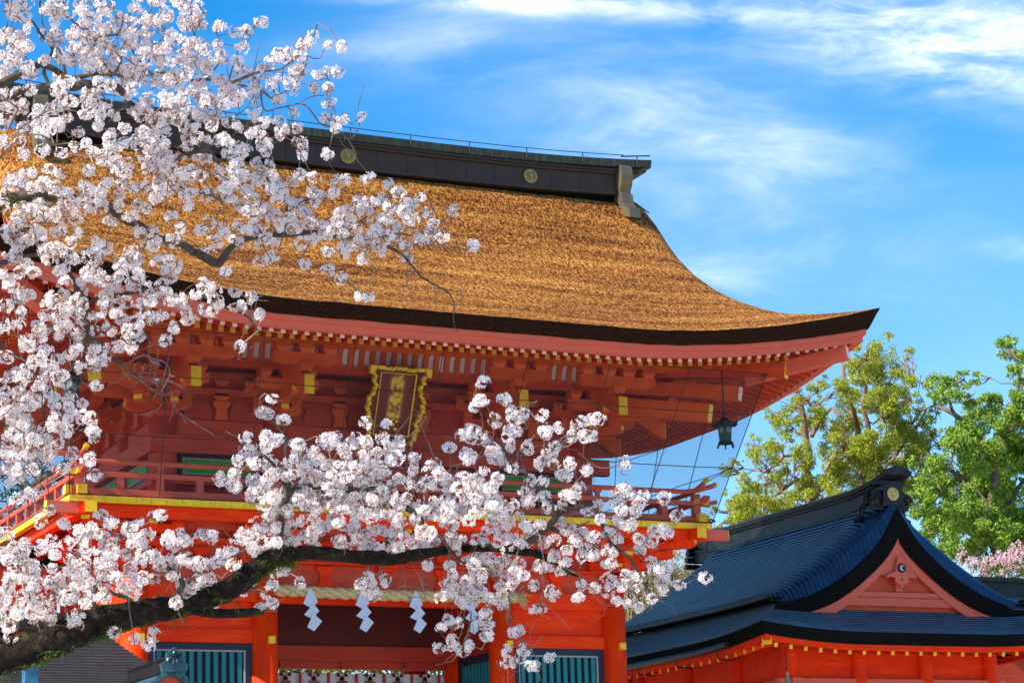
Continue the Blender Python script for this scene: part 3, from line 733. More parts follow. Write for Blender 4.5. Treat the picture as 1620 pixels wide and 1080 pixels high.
tb=MB(); tb.box(-1.62,1.62,YC-.05,YC+.05,5.02,5.6); tb.build('transom_panel',SHADOWWOOD,gate)
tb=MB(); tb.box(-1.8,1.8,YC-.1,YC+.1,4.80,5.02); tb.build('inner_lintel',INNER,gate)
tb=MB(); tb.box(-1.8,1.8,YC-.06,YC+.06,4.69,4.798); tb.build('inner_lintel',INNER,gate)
for sx in (-1,1):
    x0,x1=(-3.46,-1.98) if sx<0 else (1.98,3.46)
    for fy,yy in (('front',0),('back',2*YC)):
        sb=MB(); T=FRM(fy,LHX,LHY)
        sb.box(x0,x1,-.10,.04,4.87,5.05,T) if fy=='front' else sb.box(-x1,-x0,-.10,.04,4.87,5.05,T)
        sb.build('window_head_beam',VERMBH,gate)
        sb=MB(); a0,a1=(x0,x1) if fy=='front' else (-x1,-x0); sb.box(a0,a1,-.10,-.02,5.05,5.43,T); sb.build('bay_panel',VERMBH,gate)
        sb=MB(); sb.box(a0,a1,-.10,-.02,.2,2.6,T); sb.build('bay_panel',VERMBH,gate)
        if fy=='front': lattice('front',x0-.0,x1,2.6,4.865,LHX,LHY,NAVY,mat('grey_trim',(.35,.3,.3),.6) if sx<0 else bpy.data.materials['grey_trim'],TEAL,11,p=-.02,sw=.52,fw=.09)
    # side walls of the gate passage: lattice between columns
    xx=sx*1.8
    f=MB(); f.box(xx-.05,xx+.05,.18,YC-.18,4.72,4.84); ob=f.build('passage_lattice_frame',NAVY,gate)
    f2=MB(); f2.box(xx-.05,xx+.05,.18,.28,2.5,4.72); f2.box(xx-.05,xx+.05,YC-.28,YC-.18,2.5,4.72); f2.build('frame_stile',DARK,ob)
    s2=MB()
    for k in range(9):
        y=.33+k*.118; s2.box(xx-.03,xx+.03,y,y+.065,2.5,4.72)
    s2.build('window_slats',TEAL,ob)
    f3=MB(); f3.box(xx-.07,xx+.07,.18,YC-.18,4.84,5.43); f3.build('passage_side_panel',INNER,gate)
    # outer sides
    T=FRM('left' if sx<0 else 'right',LHX,LHY)
    f4=MB(); 
    for c in (-.8,.8): f4.box(c-.62,c+.62,-.10,-.02,.2,5.43,T)
    f4.build('side_wall_panel',VERM,gate)
    f5=MB()
    for zz in (4.87,3.2): f5.box(-1.6,1.6,-.12,.05,zz,zz+.2,T)
    f5.build('side_wall_beam',VERMBH,gate)
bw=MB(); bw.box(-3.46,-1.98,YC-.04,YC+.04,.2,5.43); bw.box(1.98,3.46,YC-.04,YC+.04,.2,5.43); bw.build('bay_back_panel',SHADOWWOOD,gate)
# hooks above the curtain
hk=MB()
for x in (-1.05,-.1,.9): hk.tube([(x,YC-.12,4.78),(x,YC-.14,4.72),(x,YC-.12,4.68)],.008,5)
hk.build('curtain_hook',IRON,gate)
# stone step of the gate
# ------------------------------------------------------------------ plaque
PC=Vector((-.02,-.75,8.73)); PB=Vector((-.02,-.30,7.70))
pq=thing('name_plaque','dark maroon hanging name plaque in a wavy gold frame, tilted forward under the upper eaves','plaque',tuple(PB))
ax=(PB-PC); H=ax.length; ax.normalize(); nrm=Vector((1,0,0)).cross(ax); nrm=-nrm if nrm.y>0 else nrm
def TP(u,v,d): return tuple(PC+Vector((1,0,0))*u+ax*v*H+nrm*d)
def pw(v): return interp([(0,.445),(.08,.44),(.13,.39),(.2,.40),(.25,.36),(.32,.38),(.4,.43),(.5,.445),(.6,.43),(.67,.385),(.72,.37),(.78,.40),(.84,.385),(.9,.365),(1,.33)],v)
MAR=mat('plaque_maroon',(.20,.026,.012),.6,var=(.15,.02,.01),vscale=6)
mb=MB(); n=40; L1=[TP(-pw(i/n)+.03,i/n,0) for i in range(n+1)]; R1=[TP(pw(i/n)-.03,i/n,0) for i in range(n+1)]; L0=[TP(-pw(i/n)+.03,i/n,-.03) for i in range(n+1)]; R0=[TP(pw(i/n)-.03,i/n,-.03) for i in range(n+1)]
mb.grid([L0,L1,R1,R0,L0]); mb.build('board',MAR,pq)
mb=MB(); segs=15
for sg in (-1,1):
    for k in range(segs):
        v0=.085+(1-.085)*k/segs; v1=.085+(1-.085)*(k+.86)/segs; off=.012*(1 if k%2 else -.4)
        u0=pw(v0)+off; u1=pw(v1)+off
        q=[TP(sg*(u0-.055),v0,.0),TP(sg*u0,v0,.0),TP(sg*u1,v1,.0),TP(sg*(u1-.055),v1,.0),TP(sg*(u0-.05),v0,.07),TP(sg*u0,v0,.05),TP(sg*(u1+.008),v1,.085),TP(sg*(u1-.055),v1,.075)]
        mb.hexa(q)
    q=[TP(sg*.36,-.01,0),TP(sg*.47,-.01,0),TP(sg*.47,.10,0),TP(sg*.41,.10,0),TP(sg*.36,-.01,.09),TP(sg*.47,-.01,.09),TP(sg*.47,.10,.09),TP(sg*.41,.10,.09)]; mb.hexa(q)
    q=[TP(sg*.25,-.01,0),TP(sg*.36,-.01,0),TP(sg*.36,.035,0),TP(sg*.25,.035,0),TP(sg*.25,-.01,.088),TP(sg*.36,-.01,.088),TP(sg*.36,.035,.088),TP(sg*.25,.035,.088)]; mb.hexa(q)
for k in range(13):
    u0=-.245+.49*k/13; u1=u0+.49/13*.8; o_=.012*(abs(k-6)<3)-.008*(k%2)
    mb.hexa([TP(u0,.0-o_/H,0),TP(u1,.0-o_/H,0),TP(u1,.045-o_/H,0),TP(u0,.045-o_/H,0),TP(u0,.0-o_/H,.08),TP(u1,.0-o_/H,.08),TP(u1,.045-o_/H,.07),TP(u0,.045-o_/H,.07)])
mb.build('gold_frame',GOLD,pq)
mb=MB()
def stripe(u0,v0,u1,v1,w_=.012):
    A=Vector(TP(u0,v0,.012));B=Vector(TP(u1,v1,.012)); mb.beam(A,B,w_,.014,up=nrm)
stripe(-.27,.085,-.27,.885); stripe(.27,.085,.27,.885,.02); stripe(-.27,.885,.27,.885,.02); stripe(-.27,.085,.27,.085,.008)
for (u,v,r) in ((-.08,.70,.03),(0,.74,.04),(.06,.70,.03),(-.05,.80,.03),(.05,.80,.035),(0,.68,.02)):
    P=[TP(u+r*math.cos(t),v+r*math.sin(t)*.6,.02) for t in [2*math.pi*i/8 for i in range(8)]]; mb.poly(P,[tuple(range(8))])
mb.build('gold_border',GOLD,pq)
# worn, illegible gilt lettering
m=bpy.data.materials.new('worn_gilt_lettering'); m.use_nodes=True; t=m.node_tree; n_=t.nodes; l_=t.links
b_=n_['Principled BSDF']; b_.inputs['Roughness'].default_value=.4
tcx=n_.new('ShaderNodeTexCoord'); nz=n_.new('ShaderNodeTexNoise'); nz.inputs['Scale'].default_value=15; nz.inputs['Detail'].default_value=.5; l_.new(tcx.outputs['UV'],nz.inputs['Vector'])
sp=n_.new('ShaderNodeSeparateXYZ'); l_.new(tcx.outputs['UV'],sp.inputs[0])
def mm(op,a_,b2=None):
    q=n_.new('ShaderNodeMath'); q.operation=op
    for i,x in enumerate((a_,b2)):
        if x is None: continue
        if isinstance(x,(int,float)): q.inputs[i].default_value=x
        else: l_.new(x,q.inputs[i])
    return q.outputs[0]
ux=mm('ABSOLUTE',sp.outputs[0]); edge=mm('SUBTRACT',.125,ux); e1=n_.new('ShaderNodeMapRange'); e1.interpolation_type='SMOOTHSTEP'; e1.inputs[1].default_value=.0; e1.inputs[2].default_value=.06; l_.new(edge,e1.inputs[0])
wv=mm('SINE',mm('MULTIPLY',sp.outputs[1],26.0)); k_=mm('ADD',nz.outputs[0],mm('MULTIPLY',wv,.12)); e2=n_.new('ShaderNodeMapRange'); e2.inputs[1].default_value=.30; e2.inputs[2].default_value=.58; l_.new(k_,e2.inputs[0])
vv=mm('SUBTRACT',.34,mm('ABSOLUTE',sp.outputs[1])); e3=n_.new('ShaderNodeMapRange'); e3.interpolation_type='SMOOTHSTEP'; e3.inputs[1].default_value=0; e3.inputs[2].default_value=.06; l_.new(vv,e3.inputs[0])
fc=mm('MULTIPLY',mm('MULTIPLY',e1.outputs[0],e2.outputs[0]),e3.outputs[0])
x=n_.new('ShaderNodeMix'); x.data_type='RGBA'; x.inputs[6].default_value=(.20,.026,.012,1); x.inputs[7].default_value=(.80,.55,.02,1); l_.new(fc,x.inputs[0]); l_.new(x.outputs[2],b_.inputs['Base Color'])
mb=MB(); rows=[];uvs=[]
for i in range(9):
    v=.07+.62*i/8; rows.append([TP(u,v,.006) for u in (-.14,0,.14)]); uvs.append([(u,(i/8-.5)*.68) for u in (-.14,0,.14)])
mb.grid(rows,uvs); mb.build('lettering',m,pq)
# ------------------------------------------------------------------ rope and paper streamers
def ropez(x): return 5.575-.03*(1-((x-.2)/1.9)**2)
rp=thing('straw_rope','thick twisted straw rope slung across the gate lintel, tied off in a tassel','rope',(.2,-.26,5.56))
for ph in range(3):
    mb=MB(); pts=[]
    for i in range(220):
        x=-1.72+3.62*i/219; an=x*11+ph*2*math.pi/3; pts.append((x,-.27+.040*math.cos(an),ropez(x)+.040*math.sin(an)))
    mb.tube(pts,.046,8); mb.build('strand',ROPE,rp,smooth=True)
mb=MB(); mb.cyl((1.86,-.25,ropez(1.88)),(1.93,-.25,ropez(1.93)),.088,n=12); mb.build('binding',ROPE,rp)
mb=MB()
for k in range(70):
    y,z=random.gauss(0,.03),random.gauss(0,.03); mb.tube([(1.92,-.25+y*.6,ropez(1.92)+z*.7),(2.0,-.25+y*1.2,ropez(2)+z*1.3),(2.09+random.uniform(-.02,.02),-.25+y*1.9,ropez(2.)+z*2.4-.01)],.005,4)
mb.build('tassel',ROPE,rp)
for i,(x,lab) in enumerate(((-1.27,'white zigzag paper streamer nearest the left pillar of the gate, on the straw rope'),(-.50,'white zigzag paper streamer hanging mid-rope, second from the left pillar'),(.31,'white zigzag paper streamer third from the left pillar, turned slightly in the breeze'),(1.15,'white paper streamer half hidden behind hanging cherry twigs near the rope tassel'))):
    mb=MB(); z=5.57; s=.088; u=x; Y=-.33-.0
    dx=.0; tilt=[.3,.1,-.2,.6][i]
    pts=[]
    # parallelograms alternating left/right
    A=[(0,0),(.055,0)]
    segs_=[((.02,0),(.075,-.03),(.12,-.13),(-.0,-.10)),]
    uu=0; zz=5.60
    quads=[]
    w1=.10
    K_=.0047
    for pc in ([(212,18),(219,18),(238,62),(219,86),(194,70)],[(222,66),(243,94),(220,122),(194,108),(212,86)],[(222,103),(248,130),(224,164),(203,150),(214,124)]):
        quads.append([((a_-212)*K_,-(b_-18)*K_*.86) for a_,b_ in pc])
    for k,q in enumerate(quads):
        yy=Y-.02-.014*k
        P=[(x+a_,yy+(.03*a_/.1 if k%2 else -.03*a_/.1)*tilt,5.60+b_) for a_,b_ in q]
        mb.poly(P,[tuple(range(len(P)))])
    ob=mb.build('paper_streamer',PAPER,None,thick=.002); ob.location=(0,0,0); tag(ob,lab,'paper streamer','paper streamers on the straw rope')
# ------------------------------------------------------------------ hanging lanterns
def lantern(x,y,ztop,lab,first=None):
    base=(x,y,ztop-1.0)
    th=thing('hanging_lantern',lab,'lantern',(x,y,ztop-.98),'bronze lanterns under the upper eave corners'); K=.82
    def hexa_prism(mb,r0,r1,z0,z1,rot=0,n=6):
        r0*=K;r1*=K;z0=z+(z0-z)*K;z1=z+(z1-z)*K
        P=[(x+r0*math.cos(2*math.pi*i/n+rot),y+r0*math.sin(2*math.pi*i/n+rot),z0) for i in range(n)]+[(x+r1*math.cos(2*math.pi*i/n+rot),y+r1*math.sin(2*math.pi*i/n+rot),z1) for i in range(n)]
        mb.poly(P,[tuple(range(n-1,-1,-1)),tuple(range(n,2*n))]+[(i,(i+1)%n,(i+1)%n+n,i+n) for i in range(n)])
    z=ztop-.62
    mb=MB(); hexa_prism(mb,.115,.145,z-.33,z-.02); mb.build('lantern_body',IRON,th)
    mb=MB(); 
    P=[];n=6
    hexa_prism(mb,.225,.10,z-.02,z+.05); hexa_prism(mb,.10,.03,z+.05,z+.12); hexa_prism(mb,.235,.235,z-.04,z-.02)
    for i in range(6):
        an=2*math.pi*i/6; mb.beam((x+.17*math.cos(an),y+.17*math.sin(an),z-.02),(x+.21*math.cos(an),y+.21*math.sin(an),z+.01),.03,.02)
    mb.build('lantern_roof',IRON,th)
    mb=MB(); hexa_prism(mb,.15,.14,z-.36,z-.33)
    for i in range(6):
        an=2*math.pi*i/6; mb.beam((x+.105*math.cos(an),y+.105*math.sin(an),z-.29),(x+.13*math.cos(an),y+.13*math.sin(an),z-.35),.02,.02)
    mb.build('lantern_base',IRON,th)
    mb=MB(); 
    for i in range(6):
        an=2*math.pi*(i+.5)/6; ap=.112*math.cos(math.pi/6)+.003
        for k in range(10):
            for (rr,nn) in ((0,1),(.018,5),(.036,9)):
                if k>0 and rr==0: continue
                if k>=nn: continue
                t=2*math.pi*k/nn; u=rr*math.cos(t); v=rr*math.sin(t)
                c=Vector((x+ap*math.cos(an)-u*math.sin(an),y+ap*math.sin(an)+u*math.cos(an),z-.11+v)); dr_=Vector((math.cos(an),math.sin(an),0)); sd=Vector((-math.sin(an),math.cos(an),0))
                mb.poly([c+dr_*.004+sd*.006*math.cos(q)+Vector((0,0,.006*math.sin(q))) for q in [i_*math.pi/3 for i_ in range(6)]],[(0,1,2,3,4,5)])
    mb.build('pierced_panel',mat('lantern_light',(.35,.42,.45),.7) if 'lantern_light' not in bpy.data.materials else bpy.data.materials['lantern_light'],th)
    mb=MB(); mb.cyl((x,y,z+.08),(x,y,ztop+.15),.012,n=6)
    mb.tube([(x+.03*math.cos(t),y,z+.15+.03*math.sin(t)) for t in [i*math.pi/5 for i in range(11)]],.007,5)
    mb.build('chain',IRON,th)
LP=atY(1147,686,-2.3)
lantern(LP.x,-2.3,LP.z+.52+.25,'dark bronze hexagonal lantern hanging under the right corner of the upper eave')
LP2=atY(113,612,-2.0); lantern(LP2.x,-2.0,LP2.z+.52+.2,'dark bronze lantern hanging under the left eave corner behind the blossoms')
# ------------------------------------------------------------------ bird net
def netmat():
    m=bpy.data.materials.new('fine_netting'); m.use_nodes=True; t=m.node_tree; n=t.nodes; l=t.links; b=n['Principled BSDF']; b.inputs['Base Color'].default_value=(.012,.04,.06,1); b.inputs['Roughness'].default_value=1; b.inputs['Specular IOR Level'].default_value=0
    tcn=n.new('ShaderNodeTexCoord'); s=n.new('ShaderNodeSeparateXYZ'); l.new(tcn.outputs['UV'],s.inputs[0])
    def thread(o):
        f=n.new('ShaderNodeMath'); f.operation='FRACT'; d=n.new('ShaderNodeMath'); d.operation='DIVIDE'; l.new(o,d.inputs[0]); d.inputs[1].default_value=.040; l.new(d.outputs[0],f.inputs[0])
        g_=n.new('ShaderNodeMath'); g_.operation='LESS_THAN'; l.new(f.outputs[0],g_.inputs[0]); g_.inputs[1].default_value=.105; return g_.outputs[0]
    a1=n.new('ShaderNodeMath'); a1.operation='ADD'; l.new(s.outputs[0],a1.inputs[0]); l.new(s.outputs[1],a1.inputs[1])
    a2=n.new('ShaderNodeMath'); a2.operation='SUBTRACT'; l.new(s.outputs[0],a2.inputs[0]); l.new(s.outputs[1],a2.inputs[1])
    mxx=n.new('ShaderNodeMath'); mxx.operation='MAXIMUM'; l.new(thread(a1.outputs[0]),mxx.inputs[0]); l.new(thread(a2.outputs[0]),mxx.inputs[1])
    tr=n.new('ShaderNodeBsdfTransparent'); ms=n.new('ShaderNodeMixShader'); l.new(mxx.outputs[0],ms.inputs[0]); l.new(tr.outputs[0],ms.inputs[1]); l.new(b.outputs[0],ms.inputs[2]); l.new(ms.outputs[0],n['Material Output'].inputs[0])
    return m
NET=netmat()
net=thing('bird_net','fine bird netting strung on dark cords from the upper eaves down to the balcony','net',(0,YC,6.64))
NT=[(-5.14,-2.25,8.62),(5.14,-2.25,8.66),(5.14,2*YC+2.25,8.66),(-5.14,2*YC+2.25,8.62)]; NBt=[(-BX,-BY-.01,6.65),(BX,-BY-.01,6.65),(BX,2*YC+BY+.01,6.65),(-BX,2*YC+BY+.01,6.65)]
def npt(k,u,v):
    a_,b_=Vector(NT[k]),Vector(NT[(k+1)%4]); c_,d_=Vector(NBt[k]),Vector(NBt[(k+1)%4]); p=a_.lerp(b_,u).lerp(c_.lerp(d_,u),v)
    return p
for k in range(4):
    mb=MB(); rows=[];uvs=[]
    Lk=(Vector(NT[k])-Vector(NT[(k+1)%4])).length
    for i in range(9):
        rows.append([npt(k,j/16,i/8) for j in range(17)]); uvs.append([(j/16*Lk,i/8*2.3) for j in range(17)])
    mb.grid(rows,uvs); mb.build('net_panel',NET,net)
mb=MB()
for k in range(4):
    for v in (0,.27,.63,1): mb.tube([npt(k,j/12,v)+Vector((0,0,-.05*math.sin(math.pi*((j/12*4)%1))*(0<v<1)*.3)) for j in range(13)],.0065,5)
    nn=8 if k%2==0 else 5
    for j in range(nn+1): mb.tube([npt(k,j/nn,v/6) for v in range(7)],.0065,5)
mb.tube([npt(1,.02,.98),Vector((7.2,3.2,6.9)),Vector((9.4,6.8,7.75)),],.011,5)
mb.tube([npt(0,1,.62),npt(1,.9,.98)],.007,5)
mb.build('net_cord',WIRE,net)
# ------------------------------------------------------------------ curtain in the passage
CUR=mat('curtain_cloth',(.62,.60,.60),.9,var=(.52,.50,.50),vscale=20); MARO=mat('curtain_crest',(.20,.02,.025),.9); CRED=mat('curtain_red',(.45,.02,.03),.8)
cu=thing('shrine_curtain','white cloth curtain with maroon flower crests and red bands hung in the gate passage','curtain',(0,YC+.05,3.0))
mb=MB(); rows=[]
for i in range(2):
    rows.append([(-1.6+3.2*j/80,YC+.05+.02*math.sin(j*.9),4.635-2.1*i) for j in range(81)])
mb.grid(rows); mb.build('cloth',CUR,cu)
mb=MB()
for k in range(8):
    x=-1.58+k*.44; mb.box(x,x+.035,YC+.00,YC+.02,2.5,4.64)
mb.build('band',CRED,cu)
mb=MB(); Y=YC+.01
for k in range(7):
    cx_=-1.35+k*.44
    for row in range(4):
        cz=4.43-row*.46
        for p in range(14):
            a0=math.pi*2*p/14; 
            P=[(cx_+.03*math.cos(a0),Y,cz+.03*math.sin(a0))]+[(cx_+r*math.cos(a0+d_),Y,cz+r*math.sin(a0+d_)) for r,d_ in ((.10,-.17),(.125,0),(.10,.17))]
            mb.poly(P,[(0,1,2,3)])
        for sx in (-1,1):
            for p in range(3):
                a0=math.pi/2+sx*(.9+p*.35); c0=(cx_+sx*.10,cz+.17)
                P=[(c0[0],Y,c0[1])]+[(c0[0]+r*math.cos(a0+d_),Y,c0[1]+r*math.sin(a0+d_)) for r,d_ in ((.05,-.3),(.08,0),(.05,.3))]; mb.poly(P,[(0,1,2,3)])
                P=[(q[0]-sx*.06 ,Y,q[2]-.05) for q in P]; mb.poly(P,[(0,1,2,3)])
mb.build('flower_crests',MARO,cu)
# ------------------------------------------------------------------ second hall (right)
hall=thing('side_hall','smaller shrine hall with dark copper shingle hip-and-gable roof and pink gable, beside the gate','shrine hall',(9.4,3,0))
HX=9.27; HYF,HYR=.55,6.45; HYC=3.4
HZ=[(0,7.56),(.16,7.42),(.45,7.15),(.82,6.88),(1.47,6.42),(2.15,5.99),(2.5,5.84)]
HD=[(0,.25),(.3,.43),(.6,.50),(1.0,.53),(1.6,.45),(2.2,.27),(2.5,.15)]
def th_(d): return interp([(0,.34),(.5,.24),(1.5,.19),(2.5,.10)],d)
courses=30
def hallroof():
    mb=MB()
    for sx in (-1,1):
        n=courses; W=2.48
        for i in range(n):
            d0=W*i/n; d1=W*(i+1)/n; rows=[]
            for (d,dz) in ((d0,0.0),(d1,.022),(d1,0)):
                r=[]
                for j in range(0,61):
                    t=j/60; y=HYF+(HYR-HYF)*t; z=interp(HZ,d); 
                    for (ed,sg) in ((y-HYF,1),(HYR-y,1)):
                        q=1-ed/.62
                        if q>0: z-=interp(HD,d)*(1-math.sqrt(max(0,1-q*q)))
                    z+=.05*(abs(y-HYC)/3)**4*(d/W)
                    r.append((HX+sx*d,y,z+dz))
                rows.append(r)
            mb.grid(rows,flip=(sx<0))
    return mb
hallroof().build('main_roof',COPPER,hall)
for sx in (-1,1):
    mb=MB(); rows=[]
    for k,(dd,dz) in enumerate(((0,.012),(.03,-.02),(.03,-.085),(-.2,-.085))):
        rows.append([(HX+sx*(2.48+dd),HYF+(HYR-HYF)*j/20,interp(HZ,2.48)+dz+.05*(abs(HYF+(HYR-HYF)*j/20-HYC)/3)**4) for j in range(21)])
    mb.grid(rows); mb.build('roof_step',COPB,hall)
# gable verge thickness (front and rear)
mb=MB()
for (yy,sg) in ((HYF,-1),(HYR,1)):
    for sx in (-1,1):
        ds=[2.48*i/30 for i in range(31)]
        def vz(d): return interp(HZ,d)-interp(HD,d)
        rows=[[(HX+sx*d,yy-sg*.00,vz(d)+.02) for d in ds],[(HX+sx*max(0,d-.02),yy+sg*.02,vz(d)-.03) for d in ds],[(HX+sx*max(0,d-.08-.03),yy-sg*.03,vz(d)-.03-th_(d)) for d in ds],[(HX+sx*max(0,d-.12),yy-sg*.5,vz(d)-.03-th_(d)) for d in ds]]
        mb.grid(rows)
mb.build('verge_edge',BEDGE_B,hall)
# bargeboards + pediment
for (yy,sg) in ((HYF+.06,-1),(HYR-.06,1)):
    mb=MB()
    for sx in (-1,1):
        ds=[1.75*i/24 for i in range(25)]
        def bz(d): return interp(HZ,d)-interp(HD,d)-th_(d)-.03
        A=[(HX+sx*d,yy,bz(d+.06)+.05) for d in ds]; B=[(HX+sx*d,yy,bz(d+.06)-.20-.0*d) for d in ds]
        A2=[(p[0],yy-sg*.07,p[2]) for p in A]; B2=[(p[0],yy-sg*.07,p[2]) for p in B]
        mb.grid([A,B,B2,A2])
        C=[(HX+sx*d,yy+sg*.015,bz(d+.06)-.055) for d in ds]; C0=[(HX+sx*d,yy+sg*.015,bz(d+.06)+.05) for d in ds]; mb.grid([C0,C])
        C2=[(p[0],yy,p[2]) for p in C]; mb.grid([C,C2])
    ya,yb=sorted((yy-sg*.008,yy-sg*.064)); mb.extr([(0,6.80),(-.16,6.60),(-.34,6.40),(-.42,6.24),(-.20,6.20),(0,6.22),(.20,6.20),(.42,6.24),(.34,6.40),(.16,6.60)],lambda a_,u,v:(HX+u,a_,v),ya,yb)
    mb.build('bargeboard',PINK,hall)
    mb=MB(); P=[(HX-1.5,yy-sg*.10,5.60),(HX+1.5,yy-sg*.10,5.60),(HX+1.0,yy-sg*.1,5.95),(HX,yy-sg*.10,6.75),(HX-1.0,yy-sg*.1,5.95)]; mb.poly(P,[(0,1,2,3,4)]); mb.build('pediment_panel',VERM,hall)
    mb=MB(); 
    ya,yb=sorted((yy-sg*.10,yy-sg*.03))
    mb.box(HX-.95,HX+.95,ya,yb,5.865,5.945); mb.box(HX-1.25,HX+1.25,ya,yb-.01,5.72,5.855); mb.box(HX-.06,HX+.06,ya,yb-.02,5.96,6.4); mb.build('pediment_beam',PINK,hall)
# carved pendant
mb=MB(); yy=HYF+.04
pr=[(-.07,.42),(-.14,.20),(-.17,.07),(-.27,.03),(-.40,-.02),(-.46,-.07),(-.41,-.10),(-.34,-.06),(-.26,-.07),(-.18,-.10),(-.20,-.17),(-.14,-.22),(-.07,-.26),(0,-.33)]
pr=pr+[(-u,v) for u,v in reversed(pr[:-1])]
mb.extr(pr,lambda a_,u,v:(HX+u*.66,a_,6.23+v*.66),yy-.035,yy+.0); ob=mb.build('gable_pendant',PINK,hall)
mb=MB(); P=[(HX+.08*math.cos(math.pi/6+k*math.pi/3),0,6.33+.08*math.sin(math.pi/6+k*math.pi/3)) for k in range(6)]
mb.extr([(p[0],p[2]) for p in P],lambda a_,u,v:(u,a_,v),yy-.065,yy-.035); mb.build('hexagon_boss',NAVY,ob)
mb=MB(); 
P=[]
for k in range(13): t=R_(60+k*240/12); P.append((.042*math.cos(t),.042*math.sin(t)))
for k in range(12,-1,-1): t=R_(75+k*210/12); P.append((.014+.030*math.cos(t),.030*math.sin(t)))
mb.extr(P,lambda a_,u,v:(HX+u,a_,6.33+v),yy-.075,yy-.066); mb.build('boss_ring',TIPW,ob)
mb=MB(); mb.poly([(HX,yy-.037,6.12),(HX+.025,yy-.037,6.155),(HX+.012,yy-.037,6.17),(HX,yy-.037,6.162),(HX-.012,yy-.037,6.17),(HX-.025,yy-.037,6.155)],[(0,1,2,3,4,5)]); 
mb.build('carved_heart',DARK,ob)
# lower hip skirt all round
SE=3.05; SYF,SYR=-.02,6.95
def skirtz(w_,lf): return interp([(0,5.22),(.2,5.31),(.45,5.46),(.75,5.66),(.95,5.80)],w_)+lf*(1-w_/.95)
mb=MB(); nS=15
per=[]
for side in range(4):
    for j in range(40):
        t=j/40
        if side==0: p=(HX-SE+2*SE*t,SYF,0,-1)
        elif side==1: p=(HX+SE,SYF+(SYR-SYF)*t,1,0)
        elif side==2: p=(HX+SE-2*SE*t,SYR,0,1)
        else: p=(HX-SE,SYR-(SYR-SYF)*t,-1,0)
        per.append(p)
per.append(per[0])
def sl_lift(p):
    ax_=abs(p[0]-HX)/SE; ay=abs(p[1]-(SYF+SYR)/2)/((SYR-SYF)/2); m_=min(ax_,ay)
    return .14*max(0,(m_-.35)/.65)**2
def sk(p,i,dz=0):
    hx,hy=SE,(SYR-SYF)/2; cy=(SYF+SYR)/2
    return (HX+(p[0]-HX)*(hx-i)/hx, cy+(p[1]-cy)*(hy-i)/hy, dz)
for i in range(nS):
    rows=[]
    for (w_,dz) in ((.95*(i+1)/nS,0),(.95*i/nS,.016),(.95*i/nS,0)):
        rows.append([ (*sk(p,w_)[:2],skirtz(w_,sl_lift(p))+dz) for p in per])
    mb.grid(rows,flip=False)
mb.build('skirt_roof',COPPER,hall)
mb=MB(); rows=[]
for (i,dz) in ((0,.01),(.02,-.02),(.07,-.19),(.40,-.18)): rows.append([(*sk(p,i)[:2],skirtz(0,sl_lift(p))+dz) for p in per])
mb.grid(rows); mb.build('eave_edge',BEDGE_B,hall)
mb=MB(); rows=[]
for (i,dz) in ((.10,-.185),(.10,-.235),(.13,-.235),(.13,-.275),(.22,-.275),(.22,-.18)): rows.append([(*sk(p,i)[:2],skirtz(0,sl_lift(p))+dz) for p in per])
mb.grid(rows); mb.build('eave_fascia',VERMBH,hall)
mb=MB(); rows=[]
for (i,dz) in ((.2,-.20),(.6,-.06),(1.2,.15)): rows.append([(*sk(p,i)[:2],skirtz(0,sl_lift(p)*(1-i/1.3))+dz) for p in per])
mb.grid(rows); mb.build('soffit_board',VERM,hall)
for k in range(21):
    x=HX-SE+.35+k*.27
    if x>HX+SE-.3: break
    L_=sl_lift((x,SYF)); mb=MB(); z=skirtz(0,L_)-.30; mb.beam((x,SYF+.20,z),(x,SYF+1.1,z+.24),.06,.07); ob=mb.build('rafter',VERMBH,hall); t=MB(); t.beam((x,SYF+.195,z-.001),(x,SYF+.2,z),.058,.068); t.build('rafter_tip',YEL,ob)
for k in range(24):
    y=SYF+.35+k*.27
    if y>SYR-.3: break
    L_=sl_lift((HX-SE,y)); mb=MB(); z=skirtz(0,L_)-.30; mb.beam((HX-SE+.20,y,z),(HX-SE+1.1,y,z+.24),.06,.07); ob=mb.build('rafter',VERMBH,hall); t=MB(); t.beam((HX-SE+.195,y,z-.001),(HX-SE+.2,y,z),.058,.068); t.build('rafter_tip',YEL,ob)
mb=MB(); mb.beam((HX-SE+.18,SYF+.18,5.10),(HX-SE+1.2,SYF+1.2,5.32),.15,.17); ob=mb.build('hip_rafter',VERMBH,hall); t=MB(); t.beam((HX-SE+.172,SYF+.172,5.098),(HX-SE+.18,SYF+.18,5.10),.152,.172); t.build('rafter_tip',YEL,ob)
# body
mb=MB(); mb.box(HX-1.95,HX+1.95,1.02,5.9,0,5.5); mb.build('wall',VERMBH,hall)
for x in (HX-1.95,HX-.65,HX+.65,HX+1.95):
    mb=MB(); mb.cyl((x,1.0,0),(x,1.0,5.35),.13,n=20); mb.build('column',VERMBH,hall)
for y in (2.6,4.2,5.9):
    mb=MB(); mb.cyl((HX-1.95,y,0),(HX-1.95,y,5.35),.13,n=20); mb.build('column',VERMBH,hall)
mb=MB(); mb.box(HX-2.2,HX+2.2,.92,1.06,4.40,4.58); mb.box(HX-2.1,HX+2.1,.90,1.08,5.16,5.30); mb.box(HX-2.03,HX-1.86,.8,6,4.402,4.578); mb.build('tie_beam',PINK,hall)
